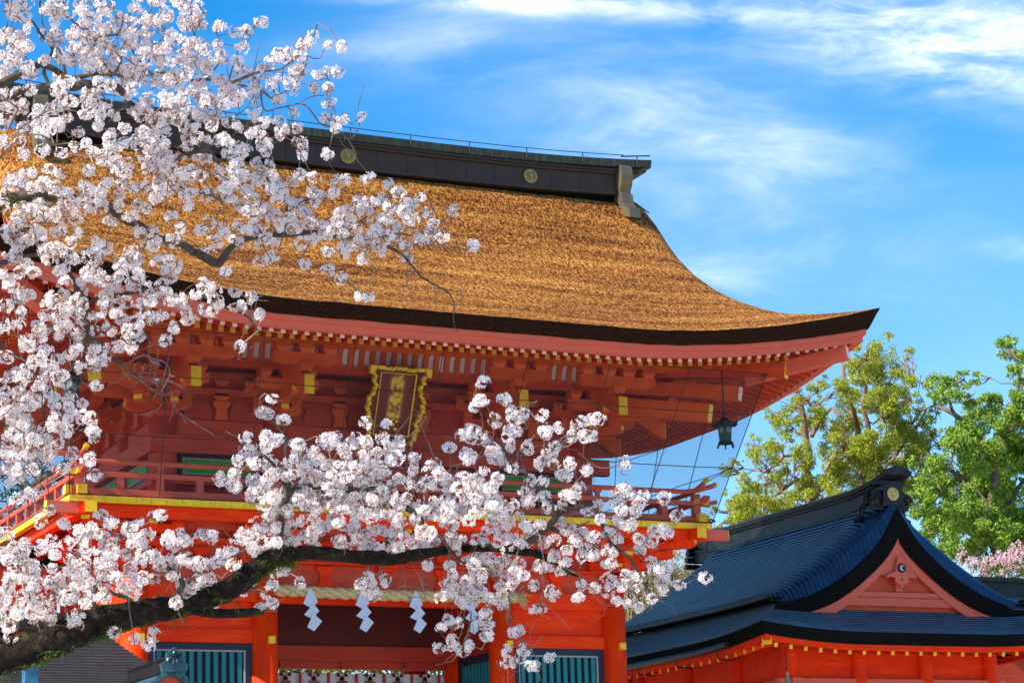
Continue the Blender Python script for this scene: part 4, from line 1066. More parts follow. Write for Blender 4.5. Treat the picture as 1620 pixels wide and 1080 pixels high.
# gutter, downpipe and bell cord
mb=MB(); 
pts=[(HX-SE-.03,y,skirtz(0,sl_lift((HX-SE,y)))-.16) for y in [1.0+.2*i for i in range(20)]]
mb.tube(pts,.05,8); mb.build('gutter',COPB,hall)
mb=MB(); 
for y in (1.3,2.6,3.9): mb.tube([(HX-SE-.05,y,5.0),(HX-SE-.02,y,4.90),(HX-SE+.25,y,4.88),(HX-SE+.45,y,5.0)],.014,6)
mb.build('gutter_hook',COPB,hall); mb=MB(); mb.cyl((HX-SE+.02,4.7,4.95),(HX-SE+.02,4.7,0),.055,n=10); mb.cyl((HX-SE+.02,4.7,4.85),(HX-SE+.02,4.7,5.1),.07,.13,n=10); mb.build('downpipe',mat('verdigris_pipe',(.10,.13,.11),.7,var=(.05,.06,.05),vscale=10),hall)
bl=thing('bell_cord','thin cord with a small metal bell hanging under the side hall eave','bell',(6.85,.35,4.3))
mb=MB(); mb.cyl((6.85,.35,4.62),(6.85,.35,5.15),.010,n=6); mb.build('cord',IRON,bl)
mb=MB(); mb.cyl((6.85,.35,4.55),(6.85,.35,4.62),.02,.018,n=10); mb.cyl((6.85,.35,4.42),(6.85,.35,4.55),.055,.03,n=12); mb.build('bell_dome',mat('old_brass',(.30,.27,.18),.4,.7),bl)
# ridge of the hall
mb=MB()
def hr(y): y_=y-.22; return .19*max(0,(1.6-y_)/1.4)**2+.10*max(0,(y-5.6)/1.2)**2
def hbar(mb,x,z0,z1,y0,y1,n=24):
    rows=[]; y0+=.22
    for i in range(n+1):
        y=y0+(y1-y0)*i/n; rows.append([(HX+a_,y,b_+hr(y)) for a_,b_ in ((-x,z0),(-x,z1),(x,z1),(x,z0),(-x,z0))])
    mb.grid(rows); mb.poly(rows[0],[(0,1,2,3)]); mb.poly(rows[-1],[(0,1,2,3)])
hbar(mb,.24,7.18,7.36,.62,6.75); hbar(mb,.27,7.36,7.40,.55,6.8); hbar(mb,.17,7.40,7.62,.55,6.8); mb.build('ridge_base',COPB,hall)
mb=MB(); hbar(mb,.21,7.62,7.66,.50,6.85)
rows=[]
for i in range(25):
    y=.44+6.5*i/24; rows.append([(HX+a_,y,b_+hr(y)) for a_,b_ in ((-.25,7.66),(-.27,7.72),(-.2,7.76),(0,7.82),(.2,7.76),(.27,7.72),(.25,7.66),(-.25,7.66))])
mb.grid(rows); mb.poly(rows[0],[tuple(range(7))]); mb.poly(rows[-1],[tuple(range(7))]); mb.build('ridge_cap',COPB,hall)
mb=MB(); y0=.64
mb.extr([(-.20,7.30),(.20,7.30),(.19,7.52),(.20,7.62),(.26,7.66),(.24,7.72),(-.24,7.72),(-.26,7.66),(-.20,7.62),(-.19,7.52)],lambda a_,u,v:(HX+u,a_,v+.06),y0,y0+.2)
for sx in (-1,1):
    P=[]
    for k in range(26):
        t=k/25; an=t*2.6*math.pi; r=.13*(1-t*.75); P.append((HX+sx*(.27)+sx*r*math.cos(an)*1.0,y0+.05,7.44+r*math.sin(an)))
    mb.tube(P,[.035*(1-.5*k/25) for k in range(26)],6)
    mb.tube([(HX+sx*.15,y0+.08,7.60),(HX+sx*.26,y0+.08,7.58),(HX+sx*.34,y0+.08,7.50)],.035,6)
    mb.box(min(HX+sx*.14,HX+sx*.34),max(HX+sx*.14,HX+sx*.34),y0+.06,y0+.16,7.30,7.52)
for sx in (-1,1):
    mb.tube([(HX+sx*.26,y0+.30,7.62),(HX+sx*.33,y0+.30,7.55),(HX+sx*.33,y0+.32,7.44),(HX+sx*.40,y0+.34,7.34),(HX+sx*.42,y0+.34,7.22),(HX+sx*.52,y0+.34,7.14)],[.05,.06,.05,.055,.05,.06],8)
ob=mb.build('ridge_end_ornament',COPB,hall)
crest((HX,y0-.0,7.56),.115,ob,1,mat('pale_gold',(.62,.50,.19),.4,.2))
mb=MB()
for k in range(4): mb.cyl((HX-.35,6.75+.04*k,7.55-.12*k),(HX+.35,6.75+.04*k,7.55-.12*k),.07-.005*k,n=8)
mb.build('ridge_end_ornament',COPB,hall)
# vertical shingle joints on the flared verge
# ------------------------------------------------------------------ corridor roof behind the hall, left corridor, small roofs
cr=thing('corridor_roof','low dark copper corridor roof with a flat ridge, running behind the side hall','corridor',(16,4.5,0))
mb=MB(); mb.box(12.6,22,4.0,4.5,6.42,6.68); mb.box(12.5,22,3.92,4.58,6.68,6.76); mb.build('ridge',COPB,cr)
mb=MB()
for i in range(12):
    y0_=4.0-.15*i; z0_=6.42-.06*i; mb.grid([[(12.6,y0_,z0_),(22,y0_,z0_)],[(12.6,y0_-.15,z0_-.045),(22,y0_-.15,z0_-.045)],[(12.6,y0_-.15,z0_-.06),(22,y0_-.15,z0_-.06)]])
mb.build('roof_slope',COPPER,cr)
mb=MB(); mb.box(12.8,22,4.2,7,0,5.9); mb.build('wall',VERM,cr)
lc=thing('left_corridor','low red corridor with a dark roof, half hidden by blossoms left of the gate','corridor',(-7,3.4,0))
mb=MB(); mb.box(-12,-3.85,3.3,5.0,0,6.0); mb.build('wall',VERMBH,lc)
mb=MB(); mb.box(-12,-4.0,2.4,5.6,6.0,6.16); mb.build('eave_beam',VERM,lc)
mb=MB()
for i in range(10):
    y0_=2.3+.17*i; z0_=6.16+.06*i; mb.grid([[(-12,y0_,z0_),(-4.05,y0_,z0_)],[(-12,y0_+.17,z0_+.06),(-4.05,y0_+.17,z0_+.06)],[(-12,y0_+.17,z0_+.08),(-4.05,y0_+.17,z0_+.08)]])
mb.build('roof_slope',COPPER,lc)
# small subsidiary shrine in front of the left wing, dark board roof
ss=thing('small_shrine','small low building with a dark ribbed roof below the mossy bough, far left','shrine',(-4.6,-1.6,0))
RIB=mat('ribbed_dark_roof',(.045,.04,.042),.6,var=(.03,.028,.03),vscale=5)
def up(px,py,Y): return atY(px,py,Y)
z1=up(150,1002,-1.0).z
mb=MB(); xL=up(60,1002,-1.0).x-2.5
n=18
for i in range(n):
    t0,t1=i/n,(i+1)/n
    def q(t,dz=0): 
        y=-1.0-1.6*t; z=z1-.02-.95*t*(1-.15*t); xr=up(168,1002,-1).x+.62*t
        return y,z+dz,xr
    y0_,z0_,xr0=q(t0); y1_,z1_,xr1=q(t1)
    mb.grid([[(xL,y0_,z0_),(xr0,y0_,z0_)],[(xL,y1_,z1_+.02),(xr1,y1_,z1_+.02)],[(xL,y1_,z1_-.004),(xr1,y1_,z1_-.004)]])
xr0=up(168,1002,-1).x
mb.build('roof',RIB,ss,thick=.02)
mb=MB()
for k in range(4): mb.box(xL,xr0-.02+.03*k,-1.08-.03*k,-.75+.03*k,z1+.20-.06*k,z1+.25-.06*k)
mb.build('ridge',RIDGE,ss)
mb=MB(); mb.box(xL+.4,xr0-.15,-2.0,-.9,0,z1-.9); mb.build('wall',VERM,ss)
# notice shelter roof with blue-green tiles in front of the lattice window
ns=thing('notice_shelter','small gabled roof of a notice board with blue-green ridge ornament before the left lattice window','notice board',(-5.0,-6.2,0))
TILE=mat('blue_green_tile',(.02,.075,.095),.4,.2,var=(.05,.13,.15),vscale=14,wear=((.2,.25,.25),25,.62,.75,(1,1,1)))
ax0=up(269,1061,-6.3); X0,Z0=ax0.x,ax0.z
mb=MB()
prof=[(0,0),(.10,-.035),(.22,-.13),(.36,-.26),(.52,-.38),(.75,-.50)]
for sx in (-1,1):
    rows=[]
    for (yy,dz) in ((-6.36,0),(-6.36,-.055),(-6.30,-.055)): rows.append([(X0+sx*u,yy,Z0+v+dz) for u,v in prof])
    mb.grid(rows)
    mb.grid([[(X0+sx*u,-6.36,Z0+v) for u,v in prof],[(X0+sx*u,-4.9,Z0+v) for u,v in prof]])
    for k in range(9):
        u=.07+k*.075; v=interp(prof,u)
        mb.cyl((X0+sx*u,-6.375,Z0+v-.015),(X0+sx*u,-6.33,Z0+v-.015),.033,n=8)
mb.build('tile_roof',TILE,ns)
mb=MB(); mb.beam((X0,-6.45,Z0+.06),(X0,-4.9,Z0+.06),.11,.13); mb.beam((X0,-6.60,Z0+.15),(X0,-4.9,Z0+.135),.07,.03)
for k in range(22): mb.box(X0-.07,X0+.07,-6.4+k*.07,-6.36+k*.07,Z0+.12,Z0+.128)
mb.build('ridge',COPB,ns)
mb=MB(); mb.extr([(-.13,-.02),(.13,-.02),(.15,.06),(.08,.10),(.085,.17),(.0,.24),(-.085,.17),(-.08,.10),(-.15,.06)],lambda a_,u,v:(X0+u,a_,Z0+v),-6.47,-6.40)
for sx in (-1,1): mb.tube([(X0+sx*(.05+.035*math.cos(t)),-6.48,Z0+.09+.035*math.sin(t)) for t in [i*math.pi/4 for i in range(9)]],.014,5)
mb.tube([(X0+.02*math.cos(t),-6.49,Z0+.17+.02*math.sin(t)) for t in [i*math.pi/4 for i in range(9)]],.012,5)
mb.build('ridge_end_ornament',TILE,ns)
mb=MB(); mb.poly([(X0-.55,-6.28,Z0-.45),(X0+.55,-6.28,Z0-.45),(X0,-6.28,Z0-.03)],[(0,1,2)]); mb.poly([(X0-.6,-6.2,Z0-.50),(X0+.6,-6.2,Z0-.50),(X0+.6,-6.2,0),(X0-.6,-6.2,0)],[(0,1,2,3)]); mb.build('gable_board',VERM,ns,thick=.04)
mb=MB()
for sx in(-1,1): mb.box(X0+sx*.6-.06,X0+sx*.6+.06,-6.32,-6.12,0,Z0-.45)
mb.build('post',VERMBH,ns)
# blue post far left
bp=thing('blue_post','short dark blue post with a grey cap at the far left, below the mossy bough','post',(-6.5,-6,0))
pp=up(48,1052,-6.0); mb=MB(); mb.box(pp.x-.07,pp.x+.07,-6.07,-5.93,0,pp.z-.02); mb.build('shaft',mat('blue_paint',(.03,.16,.30),.5,var=(.02,.10,.2),vscale=9),bp)
mb=MB(); mb.box(pp.x-.11,pp.x+.09,-6.1,-5.9,pp.z-.02,pp.z+.02); mb.cyl((pp.x+.0,-6.12,pp.z+.05),(pp.x-.18,-6.1,pp.z+.09),.04,.03,n=8); mb.build('cap',STONE,bp)
# ------------------------------------------------------------------ trees
def leafmat(name,c1,c2,tr=.35):
    return mat(name,c1,.55,island=c2,transl=tr,spec=.3)
def np_mesh(name,verts,nper,material,parent=None,matidx=None,mats=None,faces_n=None):
    "verts (F*nper,3): separate polygons of nper corners"
    V=np.asarray(verts,dtype=np.float32).reshape(-1,3); F=len(V)//nper
    me=bpy.data.meshes.new(name); me.vertices.add(len(V)); me.vertices.foreach_set('co',V.ravel())
    me.loops.add(len(V)); me.loops.foreach_set('vertex_index',np.arange(len(V),dtype=np.int32))
    me.polygons.add(F); me.polygons.foreach_set('loop_start',np.arange(0,len(V),nper,dtype=np.int32))
    for m_ in (mats or [material]): me.materials.append(m_)
    if matidx is not None: me.polygons.foreach_set('material_index',np.asarray(matidx,dtype=np.int32))
    me.update(calc_edges=True)
    o=bpy.data.objects.new(name,me); COL.objects.link(o)
    if parent: o.parent=parent; o.matrix_parent_inverse=Matrix.Translation(parent.location).inverted() if parent.type=='EMPTY' else Matrix.Identity(4)
    return o
def unit(n): v=rng.normal(size=(n,3)); return v/np.linalg.norm(v,axis=1,keepdims=True)
def leaves(centres,radii,counts,L_,W_,droop=0,flat=.0,jit=.35):
    "leaf quads (diamonds) scattered in blobs, returns (4F,3)"
    out_=[]
    for c,r,n in zip(centres,radii,counts):
        n=int(n); 
        if n<=0: continue
        P=c+unit(n)*(r*rng.random((n,1))**.45)*np.array([1,1,.8])
        d=unit(n); d[:,2]-=droop; d/=np.linalg.norm(d,axis=1,keepdims=True)
        s=np.cross(d,unit(n)); s/=np.maximum(np.linalg.norm(s,axis=1,keepdims=True),1e-6)
        l=L_*(1+jit*rng.normal(size=(n,1))*.5); w_=W_*(1+jit*rng.normal(size=(n,1))*.5)
        q=np.stack([P-d*l*.5,P+s*w_*.5,P+d*l*.5,P-s*w_*.5],axis=1); out_.append(q.reshape(-1,3))
    return np.concatenate(out_)
BARKR=mat('reddish_bark',(.28,.14,.085),.9,var=(.16,.09,.06),vscale=8,vstretch=(1,1,.3),bump=.02,bscale=20)
BARKG=mat('grey_bark',(.20,.165,.125),.9,var=(.10,.08,.06),vscale=8,bump=.02,bscale=20)
def wig(A,B,n=6,k=.08):
    A=Vector(A);B=Vector(B); L_=(B-A).length; return [A.lerp(B,i/n)+Vector((random.gauss(0,1),random.gauss(0,1),random.gauss(0,1)))*L_*k*math.sin(math.pi*i/n)*.6 for i in range(n+1)]
def far_tree(name,label,cat,Y,trunks,blobs,leaf,bark,L_,W_,dens,group=None,droop=.2,twigs=5,depth=1.2,base=None,small=.42):
    P0=atY(*trunks[0][0][:2],Y); root=thing(name,label,cat,(P0.x,Y,0),group)
    tk=MB(); nodes=[]
    sc_=(Y-CAM[1])/FW.y/FPX   # metres per pixel
    for tr in trunks:
        pts=[atY(x,y,Y+random.uniform(-.3,.3)*depth*(i>0)) for i,(x,y,r) in enumerate(tr)] if len(tr[0])==3 else None
        rr=[r*sc_ for (x,y,r) in tr]
        Q=[];R2=[]
        for i in range(len(pts)-1):
            for k in range(4): t=k/4; Q.append(pts[i].lerp(pts[i+1],t)+Vector((random.gauss(0,1),random.gauss(0,1),random.gauss(0,1)))*rr[i]*.25); R2.append(rr[i]*(1-t)+rr[i+1]*t)
        Q.append(pts[-1]);R2.append(rr[-1])
        tk.tube(Q,R2,7); nodes+=[(q,r) for q,r in zip(Q,R2)]
    tk.build('trunk',bark,root,smooth=True)
    lb=MB(); C=[];Rr=[];Cn=[]
    for (x,y,r) in blobs:
        c=atY(x,y,Y+random.uniform(-1,1)*depth); R0=r*sc_*1.25
        nn=min(nodes,key=lambda q:(q[0]-c).length*1.0)
        w_=wig(nn[0],c,6,.10); lb.tube(w_,[max(.012,min(nn[1]*.5,.05)*(1-.8*i/6)) for i in range(7)],5)
        for k in range(twigs):
            d=Vector(unit(1)[0])*R0*.95; e_=c+d; lb.tube(wig(w_[4],e_,4,.1),[.016,.013,.01,.008,.005],4)
            # sub clumps
        m_=max(6,int(16*R0/.6))
        for k in range(m_):
            cc=np.array(c)+unit(1)[0]*R0*(rng.random()**.4); rs=R0*rng.uniform(.18,small)*.8
            C.append(cc);Rr.append(rs);Cn.append(dens*rs*rs*1.0*rng.uniform(.6,1.3))
    lb.build('limb',bark,root)
    np_mesh('crown',leaves(C,Rr,Cn,L_,W_,droop=droop),4,leaf,root)
    return root
LEAF_CON=leafmat('yellow_green_sprays',(.60,.58,.05),(.16,.27,.03),.4)
LEAF_BR=leafmat('glossy_green_leaves',(.42,.56,.07),(.08,.22,.02),.35)
LEAF_Y=leafmat('spring_yellow_leaves',(.50,.42,.04),(.20,.24,.02),.4)
LEAF_G=leafmat('grey_green_leaves',(.10,.13,.05),(.04,.06,.03),.3)
# tall feathery evergreen behind the right eave
bl1=[(1393,545,20),(1378,575,22),(1400,590,26),(1437,565,14),(1420,610,22),(1360,600,22),(1330,620,22),(1345,650,24),(1385,640,26),(1410,660,28),(1440,650,20),(1300,610,16),(1287,640,22),(1262,620,16),(1250,650,22),(1225,660,18),(1270,670,22),(1230,700,20),(1205,730,20),(1190,700,12),(1180,760,18),(1165,735,12),(1210,775,22),(1240,745,22),(1270,720,20),(1255,790,24),(1290,770,20),(1320,700,26),(1350,720,30),(1385,700,30),(1420,700,30),(1445,690,24),(1335,760,30),(1370,760,30),(1400,745,28),(1440,740,26),(1460,670,14),(1420,780,30),(1380,800,26),(1330,800,26),(1300,820,26),(1260,830,24),(1220,820,24),(1180,800,22),(1160,820,20),(1465,720,20),(1450,780,24),(1365,560,14),(1350,580,14),(1425,635,18),(1310,740,16),(1400,620,18),(1145,745,10),(1240,680,14),(1350,690,26),(1300,675,16),(1330,665,18),(1400,720,24),(1350,800,30),(1290,840,26),(1240,800,24),(1200,790,22),(1160,790,16),(1480,700,16),(1445,730,22),(1410,640,22),(1380,600,20),(1310,780,26),(1270,750,20)]
far_tree('evergreen_tree','tall feathery yellow-green evergreen with bare reddish limbs rising just behind the right eave tip','tree',14,
 [[(1295,900,9),(1288,820,8),(1280,760,7),(1277,700,6),(1268,640,4),(1258,610,3)],[(1372,900,8),(1368,800,7),(1362,740,6),(1358,680,5),(1345,640,4),(1335,590,3),(1330,560,2)],[(1362,760,6),(1380,700,4),(1366,640,4),(1372,600,3),(1368,560,2)],
  [(1288,820,5),(1262,760,3),(1235,775,3),(1205,800,2)],[(1280,720,4),(1240,722,3),(1215,745,2)],[(1283,690,4),(1296,668,3),(1315,645,3),(1330,660,2)],[(1290,790,4),(1310,740,3),(1325,715,2)],[(1368,790,4),(1400,740,3),(1440,690,2),(1465,650,2)]],
 bl1,LEAF_CON,BARKR,.085,.026,5200,droop=.9,depth=1.5,small=.75,twigs=8)
# broadleaf evergreen far right
bl2=[(1470,618,22),(1500,622,24),(1525,600,16),(1540,625,16),(1600,560,22),(1612,590,18),(1590,545,12),(1615,610,18),(1600,640,20),(1575,640,22),(1550,660,26),(1580,680,30),(1610,680,30),(1530,690,26),(1500,690,20),(1480,660,14),(1510,720,28),(1550,720,32),(1590,730,34),(1620,720,30),(1480,740,26),(1460,760,18),(1520,760,34),(1560,770,36),(1600,780,36),(1490,790,30),(1530,810,36),(1575,820,38),(1615,830,36),(1470,810,26),(1500,840,34),(1545,860,36),(1590,870,38),(1470,850,20),(1620,880,36),(1500,880,28),(1450,730,12),(1640,650,30),(1650,760,40),(1640,850,40),(1560,905,20),(1545,600,12),(1440,790,16)]
far_tree('broadleaf_tree','broad glossy green tree with long pale limbs at the far right behind the side hall','tree',12,
 [[(1590,1000,12),(1580,900,10),(1570,800,8),(1575,720,6),(1590,690,5)],[(1575,720,5),(1555,695,5),(1535,675,5),(1510,655,4),(1480,640,4),(1478,620,3)],[(1535,675,3),(1510,690,3),(1490,705,2)],[(1590,690,4),(1610,620,3),(1615,580,3),(1595,555,2)],[(1510,655,3),(1500,630,3),(1505,610,2),(1525,600,2)],[(1570,800,5),(1530,760,4),(1500,740,3),(1470,760,2)],[(1575,820,5),(1620,760,4),(1650,720,3)],[(1480,640,2),(1458,650,2),(1450,640,1.5)]],
 bl2,LEAF_BR,BARKG,.095,.036,4800,droop=0,depth=1.4,small=.75,twigs=4)
far_tree('low_yellow_tree','low bright yellow-green tree behind the balcony corner and the hall ridge','tree',16,[[(1200,900,8),(1195,850,5),(1190,820,3)]],[(1160,815,20),(1190,800,22),(1215,815,22),(1185,830,24),(1150,835,18),(1230,800,18),(1165,795,14),(1210,790,14),(1100,830,12),(1130,810,12)],LEAF_Y,BARKG,.09,.04,4200,depth=.8)
# bare shrub between gate and hall
DRY=mat('dry_twigs',(.42,.33,.20),.9,var=(.25,.19,.11),vscale=10)
sb_=thing('bare_shrub','tangled bare tan shrub between the right gate column and the hall roof','shrub',(6.0,9,0))
mb=MB()
for k in range(520):
    x=random.uniform(975,1110); y=random.uniform(860,1010); Y=9+random.uniform(-1.2,1.2)
    an=random.gauss(math.pi/2,.6); l=random.uniform(14,46); A=atY(x,y,Y); B=atY(x+math.cos(an)*l,y-math.sin(an)*l,Y+random.uniform(-.3,.3)); M_=(A+B)/2+Vector((random.gauss(0,.03),random.gauss(0,.03),random.gauss(0,.03))); 
    r=random.uniform(.004,.013); mb.tube([A,M_,B],[r,r*.8,r*.4],4)
for k in range(24):
    x=random.uniform(985,1080); A=atY(x,1080,9); A.z=0; B=atY(x+random.uniform(-25,25),random.uniform(870,960),9+random.uniform(-1,1)); mb.tube(wig(A,B,8,.04),[.03*(1-i/10) for i in range(9)],5)
mb.build('branches',DRY,sb_)
cs=[np.array(atY(random.uniform(985,1095),random.uniform(870,1010),9.6+random.uniform(-.6,.8))) for _ in range(90)]
np_mesh('leaf_clumps',leaves(cs,[.16]*90,[34]*90,.07,.035),4,leafmat('shrub_leaf',(.34,.33,.07),(.10,.12,.03)),sb_)
yh=thing('sunlit_hedge','sunlit yellow-green hedge seen in the slit above the passage curtain','hedge',(1,10,0))
cs=[np.array((random.uniform(-2,9),10+random.uniform(-.5,.5),random.uniform(4.4,6.3))) for _ in range(260)]
np_mesh('leaf_clumps',leaves(cs,[.35]*260,[120]*260,.10,.06),4,LEAF_Y,yh)
mb=MB()
for k in range(8): mb.tube([(-3+k*1.2,10,0),(-3+k*1.2,10.1,5)],[.05,.02],6)
mb.build('stems',BARKG,yh)
hg=thing('dark_hedge','dark green hedge filling the gap low behind the bare shrub','hedge',(6,11,0))
cs=[np.array(atY(random.uniform(960,1120),random.uniform(915,1080),11+random.uniform(-.6,.6))) for _ in range(130)]
np_mesh('leaf_clumps',leaves(cs,[.36]*130,[150]*130,.10,.06),4,LEAF_G,hg)
mb=MB()
for k in range(10): mb.tube([(5.2+k*.35,11.2,0),(5.2+k*.35,11.2,5.2)],[.05,.02],6)
mb.build('stems',BARKG,hg)
# pink cherry far right over the corridor
fc_=thing('far_cherry_tree','small pale pink cherry tree blossoming above the corridor roof at far right','tree',(15.4,7.5,0))
mb=MB(); A=atY(1560,1000,7.5); A.z=0
FPK=mat('far_petals',(.80,.60,.62),.7,island=(.66,.42,.45),transl=.3)
cs=[]
for k in range(26):
    x=random.uniform(1520,1640); y=random.uniform(872,912)-max(0,(x-1560))*.1; B=atY(x,y,7.5+random.uniform(-.5,.5)); mb.tube(wig(A+Vector((0,0,4.5)),B,6,.05),[.02,.018,.015,.012,.01,.008,.005],4)
    for j in range(5): cs.append(np.array(B)+rng.normal(size=3)*.10)
mb.tube([A,A+Vector((0,0,4.6))],[.12,.07],8); mb.build('trunk',BARKG,fc_)
np_mesh('blossom_crown',leaves(cs,[.075]*len(cs),[22]*len(cs),.035,.03),4,FPK,fc_)
# grey mossy tree and trees behind the left side of the gate
bl3=[(20,700,22),(60,720,20),(100,760,20),(30,770,24),(70,800,24),(20,830,26),(100,840,20),(60,860,26),(10,880,26),(-30,760,40),(-30,860,40),(120,720,14),(40,905,26),(90,890,22)]
far_tree('mossy_tree','grey-green mossy tree with crooked limbs seen through the net at the far left','tree',13,
 [[(30,1100,14),(40,950,12),(55,830,11),(60,760,9),(40,700,7),(10,660,5)],[(55,790,8),(20,745,6),(40,745,6),(90,755,5),(150,775,4)],[(60,760,6),(100,800,4),(130,830,3)]],bl3,LEAF_G,mat('mossy_bark',(.15,.15,.09),.95,var=(.22,.22,.17),vscale=10),.10,.05,1000,depth=1.2,twigs=8)
bl4=[(-10,200,40),(10,225,20),(0,180,20),(15,205,10),(-30,250,30)]
far_tree('orange_leaf_tree','tree with fresh orange-green leaves showing left of the ridge end','tree',12,[[(-40,700,10),(-30,400,7),(-10,230,4)]],bl4,leafmat('orange_green_leaf',(.45,.22,.05),(.12,.22,.03)),BARKG,.10,.06,2000,depth=.6)
# stone-grey post seen behind the left blossoms
# ------------------------------------------------------------------ the flowering cherry in front
CH=mat('cherry_bark',(.075,.055,.042),.85,var=(.17,.14,.115),vscale=14,vlo=.5,vhi=.72,bump=.012,bscale=35,wear=((.05,.06,.015),5,.56,.70,(1,1,1)))
CHD=mat('cherry_bark_mossy',(.018,.012,.009),.95,var=(.06,.046,.034),vscale=22,vlo=.45,vhi=.75,bump=.035,bscale=34,wear=((.055,.065,.014),6,.53,.66,(1,1,1)),spec=.2)
TW=mat('cherry_twig',(.13,.095,.078),.8,var=(.24,.19,.16),vscale=20)
cherry=thing('cherry_tree','large old cherry tree in full white-pink blossom with a dark mossy bough, in the foreground','tree',(-11.6,-20.3,0))
def cat_rom(P,n=6):
    out_=[]
    for i in range(len(P)-1):
        p0=P[max(i-1,0)];p1=P[i];p2=P[i+1];p3=P[min(i+2,len(P)-1)]
        for k in range(n):
            t=k/n; out_.append(tuple(.5*((2*b)+(-a+c)*t+(2*a-5*b+4*c-d)*t*t+(-a+3*b-3*c+d)*t**3) for a,b,c,d in zip(p0,p1,p2,p3)))
    out_.append(tuple(P[-1])); return out_
px2m=1/FPX
BR=[] # polylines (px,py,radius_px,depth)
BR.append(('bough',[(-520,1560,60,8.9),(-400,1300,44,9.1),(-250,1130,36,9.3),(-110,1065,30,9.4),(0,1035,27,9.5),(61,1018,26,9.5),(102,1000,27,9.5),(143,989,26,9.6),(204,976,22,9.6),(265,962,19,9.7),(322,948,17,9.8),(372,926,18,9.8),(396,903,17,9.9),(421,887,17,9.9),(446,879,14,9.9),(495,875,11,10),(560,880,11,10),(610,884,12,10.1),(659,878,10,10.1),(705,871,8,10.2),(760,866,8,10.2),(807,870,7.5,10.2),(847,880,7,10.3),(877,893,6,10.3),(905,903,5,10.3),(925,908,3.5,10.3)]))
BR.append(('bough',[(300,964,8,9.75),(340,969,9,9.8),(380,969,8,9.85),(417,966,8,9.9)]))
BR.append(('limb',[(-520,1560,60,8.9),(-470,1150,46,9.0),(-400,800,38,9.2),(-330,560,30,9.4),(-240,380,24,9.6),(-140,250,18,9.8),(-40,160,11,10),(50,108,7,10.1),(70,108,6,10.1),(110,118,6,10.1),(153,115,5,10.2),(177,122,4,10.2)]))
BR.append(('limb',[(-240,380,20,9.6),(-160,270,14,9.6),(-60,190,9,9.6),(33,143,6,9.7),(77,137,6,9.7),(127,133,8,9.7),(150,137,8,9.7),(200,160,6,9.8),(240,172,5,9.8),(273,180,5,9.9),(300,217,5,9.9),(320,235,5,9.9),(347,257,4,10)]))
BR.append(('limb',[(-330,560,22,9.4),(-200,440,15,9.7),(-80,360,12,9.9),(40,310,11,10),(133,317,9,10),(167,327,9,10),(197,347,8,10.1),(240,365,7,10.1),(283,383,7,10.1),(310,400,8,10.2),(333,413,9,10.2),(347,415,8,10.2),(367,390,6,10.2),(400,374,6,10.3),(443,369,5,10.3),(467,368,5,10.3),(547,370,4,10.4),(580,378,4,10.4),(633,397,3.2,10.4),(653,413,3,10.4),(667,437,2.6,10.4),(690,457,2,10.4),(707,480,1.8,10.4),(713,505,1.5,10.4),(720,528,1.2,10.4)]))
BR.append(('limb',[(-400,800,24,9.2),(-250,640,15,9.4),(-120,520,10,9.6),(-30,440,7,9.7),(17,410,5,9.8),(67,403,4,9.8),(97,397,3,9.8)]))
def b(*p,d=10,k='limb'): BR.append((k,[(x,y,r,d) for x,y,r in p]))
b((153,115,4),(200,118,3.5),(240,118,3),(290,120,3.5),(330,122,3.5),(367,127,3.5),(400,117,3),(443,110,2.5),(470,88,2),(485,85,1.5),d=10.2)
b((367,127,2.5),(405,150,2.5),(430,157,2.5),(450,145,2.5),(467,133,2),(478,110,1.8),(488,88,1.4),(500,90,1),d=10.3)
b((400,117,2),(405,150,2),(420,175,2),(445,168,1.6),(477,162,2),(500,180,2.2),(515,195,2),(530,205,2),(547,223,1.6),(560,235,1.4),(567,243,1),d=10.3)
b((547,223,1),(560,215,1),(568,200,1),(572,187,.8),d=10.3)
b((477,160,1.4),(500,150,1.2),(520,145,1),(527,130,.8),(520,115,.8),d=10.3)
b((77,137,4),(70,110,4),(80,80,3),(60,50,3),(40,30,2.5),(20,5,2),d=9.8)
b((110,118,3.5),(95,90,3),(75,60,2.5),(60,20,2.2),(65,-10,2),d=10)
b((177,122,3.5),(190,95,3),(165,70,3),(150,50,2.5),(110,25,2.4),(70,5,2),d=10)
b((177,122,3),(150,75,3),(160,60,3),(185,55,2.4),(190,30,2),(175,5,2),d=10.1)
b((240,118,2.6),(220,90,2.4),(210,60,2.2),(230,30,2),(240,0,2),d=10.2)
b((290,120,2.4),(310,90,2.2),(305,60,2),(320,30,1.6),d=10.2)
b((330,122,2),(350,95,1.8),(350,70,1.6),(345,45,1.2),d=10.2)
b((367,127,1.8),(380,70,1.6),(388,50,1.4),(405,42,1),d=10.2)
b((253,290,3),(275,295,3.2),(300,300,3.6),(340,313,3.4),(350,325,2.5),d=10)
b((293,213,4),(310,225,5),(325,238,5),(290,245,3),(275,257,2.5),d=9.9)
b((443,369,4),(453,360,4),(450,340,3.6),(443,310,3.2),(433,290,2.6),(420,275,2),d=10.3)
b((450,340,2.4),(470,325,2.2),(500,310,2),(540,300,1.6),(555,285,1.2),d=10.3)
b((547,370,3),(570,350,2.6),(590,335,2.2),(610,310,1.8),(625,303,1.2),d=10.4)
b((580,378,2.4),(620,372,2.2),(655,375,2),(685,370,1.8),(700,345,1.2),d=10.4)
b((633,397,2.4),(650,392,2.2),(672,375,2),(678,350,1.6),(683,325,1.2),d=10.4)
b((655,390,1.6),(690,388,1.4),(720,392,1.2),(748,388,.9),d=10.4)
b((60,30,2),(110,85,2),(95,400,1))if 0 else None
